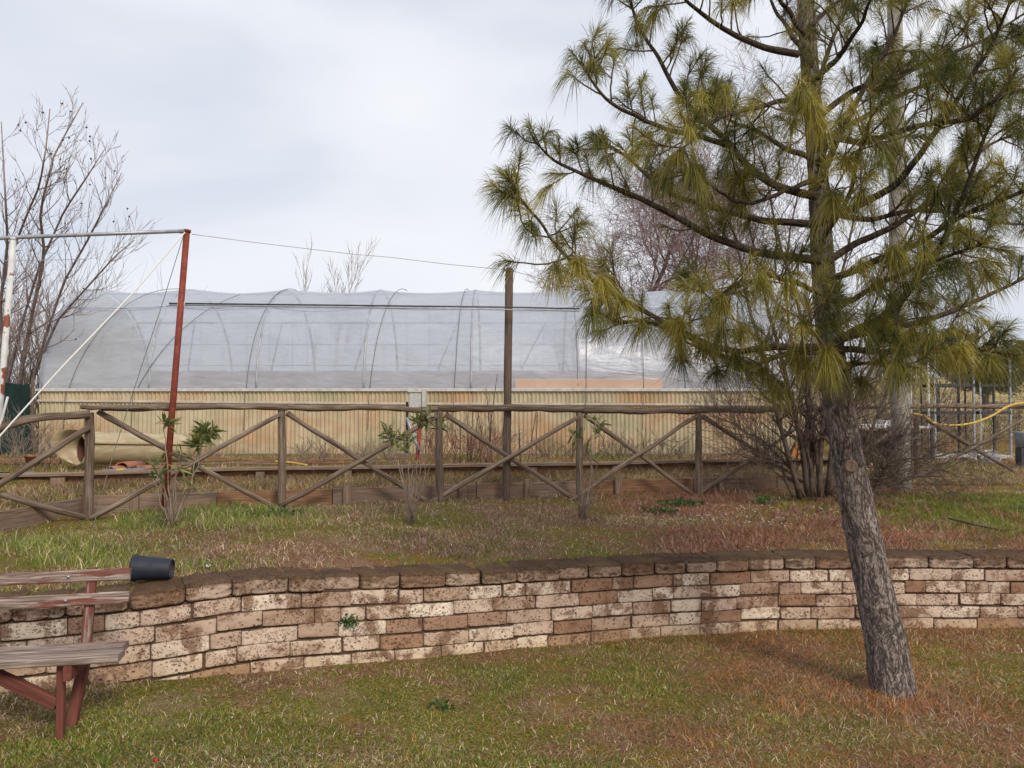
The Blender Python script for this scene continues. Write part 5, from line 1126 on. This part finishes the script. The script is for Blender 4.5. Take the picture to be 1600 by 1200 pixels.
oleander('oleander', 'bare-legged oleander with flat spread of leaves before the middle fence panel', 640, 812, 7.1, [(615, 680, .1, 60), (600, 672, 0, 20), (655, 655, .2, 60), (672, 645, .1, 34), (690, 660, .1, 24), (630, 700, -.1, 10), (617, 700, .2, 0), (668, 700, .1, 0), (640, 690, 0, 20), (655, 720, 0, 0)], 4)
oleander('oleander', 'thin oleander whose leaves hang over the fence post beside the orange panel', 912, 815, 7.6, [(905, 680, .2, 34), (930, 655, .4, 22), (935, 672, .3, 26), (915, 700, .1, 14), (925, 710, 0, 8), (917, 740, 0, 0)], 6)

# tall dead weeds before the greenhouse
def weeds(lab, pxs, D, h, seed):
    Rg = np.random.RandomState(seed); m = MB(); x0 = (pxs[0] - 800) / F * D
    for px in pxs:
        x = (px - 800) / F * D + .03 * Rg.randn(); z = gz(x, D); hh = h * Rg.uniform(.5, 1); top = np.array([x + .08 * Rg.randn(), D + .05 * Rg.randn(), z + hh]); m.tube(wob((x, D, z), top, 8, .01, px), [.005] * 7 + [.0025], 4, (.3 + .4 * Rg.rand(),) * 3)
        for k in range(9):
            f = .55 + .45 * Rg.rand(); q = np.array([x, D, z]) * (1 - f) + top * f; d = np.array([Rg.randn(), Rg.randn(), 1.2]); d /= np.linalg.norm(d); m.tube([q, q + d * .05 * Rg.rand()], [.003, .0015], 3, (.5,) * 3); 
    tag(m.build('dead_weed', TW_SHRUB), lab, 'weed')
weeds('tall dead seed stalk standing just left of the tall timber post', [777, 776, 760], 9.6, 1.25, 3)
weeds('cluster of dead weed stalks left of the tall timber post', [735, 742, 748, 755, 765, 770, 728, 720], 10.2, .75, 4)
weeds('thin dead stalks right of the tall timber post', [812, 824, 808, 836], 10.0, .8, 5)
thicket('bramble', 'reddish brown brambles before the corrugated wall right of the meter box', -1.2, -.15, 9.7, 11.0, 70, .55, TW_LITTER, 41, 'bramble', .6)
thicket('dead_stalks', 'dark dead stalks by the wall behind the fourth full fence panel', .3, 2.6, 10.2, 11.5, 50, .38, TW_SHRUB, 42, 'brush', .9)
thicket('red_undergrowth', 'reddish fallen twigs heaped around the shrub and pine trunk', 2.4, 4.6, 7.2, 8.8, 110, .20, TW_LITTER, 43, 'brush', 2.2)
thicket('dry_twigs', 'thin dry twigs on the greenhouse yard behind the second fence post', -3.0, -1.3, 9.2, 10.8, 35, .35, TW_BRUSH, 44, 'brush', 1.1)

# ------------------------------------------------------------------ right-hand yard
def rack(lab, px0, px1, D, seed):
    x0 = (px0 - 800) / F * D; x1 = (px1 - 800) / F * D; z = gz((x0 + x1) / 2, D); d = .42; top = P(0, 556, D)[2]; root = empty('shelf_rack', ((x0 + x1) / 2, D + d / 2, z), lab, 'shelf rack', 'metal racks in the yard')
    for x in (x0, x1):
        for k, y in enumerate((D, D + d)):
            m = MB(); m.box((x, y, (z + top) / 2), (.030, .006, top - z), axis=2).box((x + (.014 if x == x0 else -.014), y + .014, (z + top) / 2), (.005, .03, top - z), axis=2); m.build('upright', GALV if k == 0 else DARKMETAL, root)
            MB().box((x, y, z + .03), (.045, .03, .07), axis=2).build('foot', ALU, root)
    for zz in (z + .07, P(0, 643, D)[2], P(0, 600, D)[2]):
        m = MB(); m.box(((x0 + x1) / 2, D + d / 2, zz), (x1 - x0, d, .006)).box(((x0 + x1) / 2, D, zz - .02), (x1 - x0, .006, .05)).box(((x0 + x1) / 2, D + d, zz - .02), (x1 - x0, .006, .05)); m.build('shelf', DARKMETAL if zz > z + .1 else ALU, root)
rack('tall grey metal shelf rack nearer the concrete pole, behind the fence', 1461, 1522, 12.4, 1)
rack('tall grey metal shelf rack at the right, nearer the frame edge', 1532, 1579, 12.4, 2)
def pole_s(lab, px, y0, y1, D, r, mat):
    p = P(px, y0, D); p[2] = gz(p[0], p[1]); t = P(px - 2, y1, D); tag(MB().tube([p, t], r, 10).build('stake', mat), lab, 'stake')
pole_s('white thin stake left of the metal racks', 1452, 708, 566, 12.3, .018, ALU)
pole_s('pale thin stake just right of the concrete pole', 1425, 705, 575, 12.6, .014, ALU)
pole_s('thin pale stake between shrub and concrete pole', 1336, 705, 600, 13, .014, ALU)
tag(MB().box(P(1464, 640, 13.2), (.10, .02, .75), axis=2).build('perforated_panel', DARKMETAL), 'narrow dark perforated metal panel between stake and racks', 'panel')
def table():
    D = 12.1; x0, x1 = (1335 - 800) / F * D, (1462 - 800) / F * D; z = gz((x0 + x1) / 2, D); zt = P(0, 668, D)[2]; root = empty('work_table', ((x0 + x1) / 2, D + .3, z), 'low dark work table behind the concrete pole', 'table')
    MB().box(((x0 + x1) / 2, D + .3, zt), (x1 - x0, .6, .03)).build('table_top', ALU, root)
    for x in (x0 + .05, x1 - .05, (x0 + x1) / 2):
        for y in (D + .04, D + .56): MB().box((x, y, (z + zt) / 2), (.04, .04, zt - z - .03), axis=2).build('leg', DARKMETAL, root)
    MB().box(((x0 + x1) / 2, D + .5, (z + zt) / 2 + .02), (x1 - x0 - .1, .02, (zt - z) * .7)).build('back_panel', BLACKP, root)
    Rg = np.random.RandomState(3); names = [('white_tray', 'flat white tray on the left of the work table', ALU), ('white_tray', 'second white tray lying askew in the middle of the work table', ALU), ('paper_sack', 'crumpled white sack on the work table near the concrete pole', BAGW), ('green_crate', 'small green crate on the work table', NETG)]
    for i, (nm, lab, mt) in enumerate(names):
        x = x0 + .15 + i * .25; h = .03 if i < 2 else .09; tag(MB().box((x, D + .2 + .05 * i, zt + .017 + h / 2), (.22, .25, h), bevel=.01).build(nm, mt), lab, 'crate' if i == 3 else ('sack' if i == 2 else 'tray'))
table()
def sack():
    p = P(1549, 712, 12.0); z = gz(p[0], p[1]); th = np.linspace(0, 2 * math.pi, 24); G = []
    for h, r in ((0, .10), (.03, .125), (.09, .12), (.14, .09), (.17, .06), (.20, .085)): G.append([(p[0] + r * (1 + .25 * math.sin(3 * t + h * 20)) * math.cos(t), p[1] + r * .7 * math.sin(t), z + h + .015 * math.sin(5 * t)) for t in th])
    tag(MB().sheet(np.array(G)).build('white_sack', BAGW), 'crumpled white plastic sack on the ground under the right rack', 'sack')
sack()
hose_pts = [(1402, 640, 10.25), (1425, 646, 10.2), (1446, 650, 10.2), (1456, 660, 10.18), (1475, 664.5, 10.2), (1500, 664.5, 10.25), (1525, 660, 10.3), (1550, 650, 10.4), (1572, 636, 10.5), (1590, 630, 10.65), (1620, 629, 10.8)]
hp = np.array([P(*h) for h in hose_pts]); tt = np.linspace(0, 1, 80); kk = np.linspace(0, 1, len(hp)); hq = np.stack([_smooth(np.interp(tt, kk, hp[:, j]), 9) for j in range(3)], -1)
tag(MB().tube(hq, .0135, 10).build('yellow_garden_hose', HOSE), 'yellow garden hose looped over the fence rail at the right', 'hose')
p = P(1598, 700, 11.6); z = gz(p[0], p[1]); bk = empty('bucket', (p[0], p[1], z), 'grey-blue bucket on a dark stand at the right edge', 'bucket')
lathe([(.30, .001), (.30, .09), (.52, .115), (.53, .12), (.52, .105), (.32, .08)], (p[0], p[1], z), (0, 0, 1), 24).build('body', m_plain('grey_blue_plastic', (.25, .30, .36), (.36, .42, .48)), bk); MB().box((p[0], p[1], z + .15), (.14, .14, .29), axis=2).build('stand', DARKMETAL, bk)
tag(MB().box(P(1246, 703, 10.6), (.12, .05, .22), rot=np.array([[.95, 0, .3], [0, 1, 0], [-.3, 0, .95]]), axis=2).build('orange_board', m_plain('orange_plastic', (.55, .22, .06), (.65, .30, .10))), 'orange board scrap seen between the shrub stems', 'board')
thicket('brown_hedge', 'brown leafless hedge behind the work table', 5.6, 8.3, 14.0, 16.5, 110, 1.5, TW_BRUSH, 51, 'hedge')
thicket('dark_brush', 'low dark brown brushwood behind the metal racks', 7.8, 14.0, 14.5, 17.5, 200, .75, TW_SHRUB, 52, 'brush', .5)
thicket('far_brush', 'tall thin leafless bushes behind the right end of the greenhouse', 4.8, 9.5, 16.5, 19.5, 60, 3.6, TW_PINK, 53, 'bush', .18)

def leafy_tree(name, lab, px, D, h, cr, seed, cols, cz):
    x = (px - 800) / F * D; z = gz(x, D); Rg = np.random.RandomState(seed); root = empty(name, (x, D, z), lab, 'tree'); m = MB(); tips = []
    grow(m, (x, D, z - .1), (.05, 0, 1), h * .45, .16, 3, Rg, dict(kids=[0, 4, 5, 6], wander=.1, up=.05, angle=.7, lr=.65, rr=.6, start=.5, taper=.6, rmin=.012, seg=5), tips); m.build('trunk', TW_SHRUB, root)
    cl = [(np.array([x, D, z + cz]) + Rg.randn(3) * np.array([cr * .55, cr * .5, cr * .30]), cr * Rg.uniform(.16, .34)) for _ in range(70)]; V = []; C = []
    for c, r in cl:
        n = 420; q = Rg.randn(n, 3); q /= np.linalg.norm(q, axis=1, keepdims=True); q = c + q * r * Rg.rand(n, 1) ** .4; d = Rg.randn(n, 3); d /= np.linalg.norm(d, axis=1, keepdims=True); s = np.cross(d, Rg.randn(n, 3)); s /= np.linalg.norm(s, axis=1, keepdims=True); l = .075
        V.append(np.stack([q - d * l, q + s * .022, q + d * l, q - s * .022], 1).reshape(-1, 3)); C.append(np.repeat(pal(Rg, n, cols, [1] * len(cols)), 4, 0))
    V = np.vstack(V); npmesh('crown', V, [np.arange(len(V)).reshape(-1, 4)], LEAF, root, {'tint': np.vstack(C)}, False)
leafy_tree('olive_tree', 'grey-green olive tree on the field beyond the metal racks', 1538, 30, 3.0, 1.5, 4, [(.15, .165, .12), (.24, .255, .19), (.09, .10, .07)], 2.05)
leafy_tree('olive_tree', 'smaller grey-green olive tree just outside right of the first one', 1640, 36, 3.0, 1.5, 5, [(.15, .165, .12), (.24, .255, .19), (.09, .10, .07)], 2.0)

# small litter
def scrap(name, lab, px, py, D, size, mat, cat):
    p = P(px, py, D); z = gz(p[0], p[1]) + .022; Rg = np.random.RandomState(int(px)); t = np.linspace(-.5, .5, 6); G = np.array([[(p[0] + a * size, p[1] + b * size * .6, z + .008 * math.sin(a * 7 + b * 5) + .004 * Rg.rand()) for a in t] for b in t])
    tag(MB().sheet(G).build(name, mat), lab, cat)
scrap('paper_scrap', 'small whitish paper scrap on the bank right of the dark pot', 325, 873, 4.95, .055, BAGW, 'scrap')
scrap('red_petal', 'tiny red scrap lying on the lawn at the bottom left', 244, 1172, 3.42, .026, REDP, 'scrap')
q = P(1520, 806, 7.4); m = MB(); m.tube([(q[0] - .12, q[1] + .2, gz(q[0] - .12, q[1] + .2) + .05), (q[0], q[1], gz(q[0], q[1]) + .045), (q[0] + .16, q[1] - .22, gz(q[0] + .16, q[1] - .22) + .03)], [.008, .013, .011], 8, (.5,) * 3)
tag(m.build('fallen_twig', TW_SHRUB), 'short fallen twig on the green patch of the bank at right', 'twig')
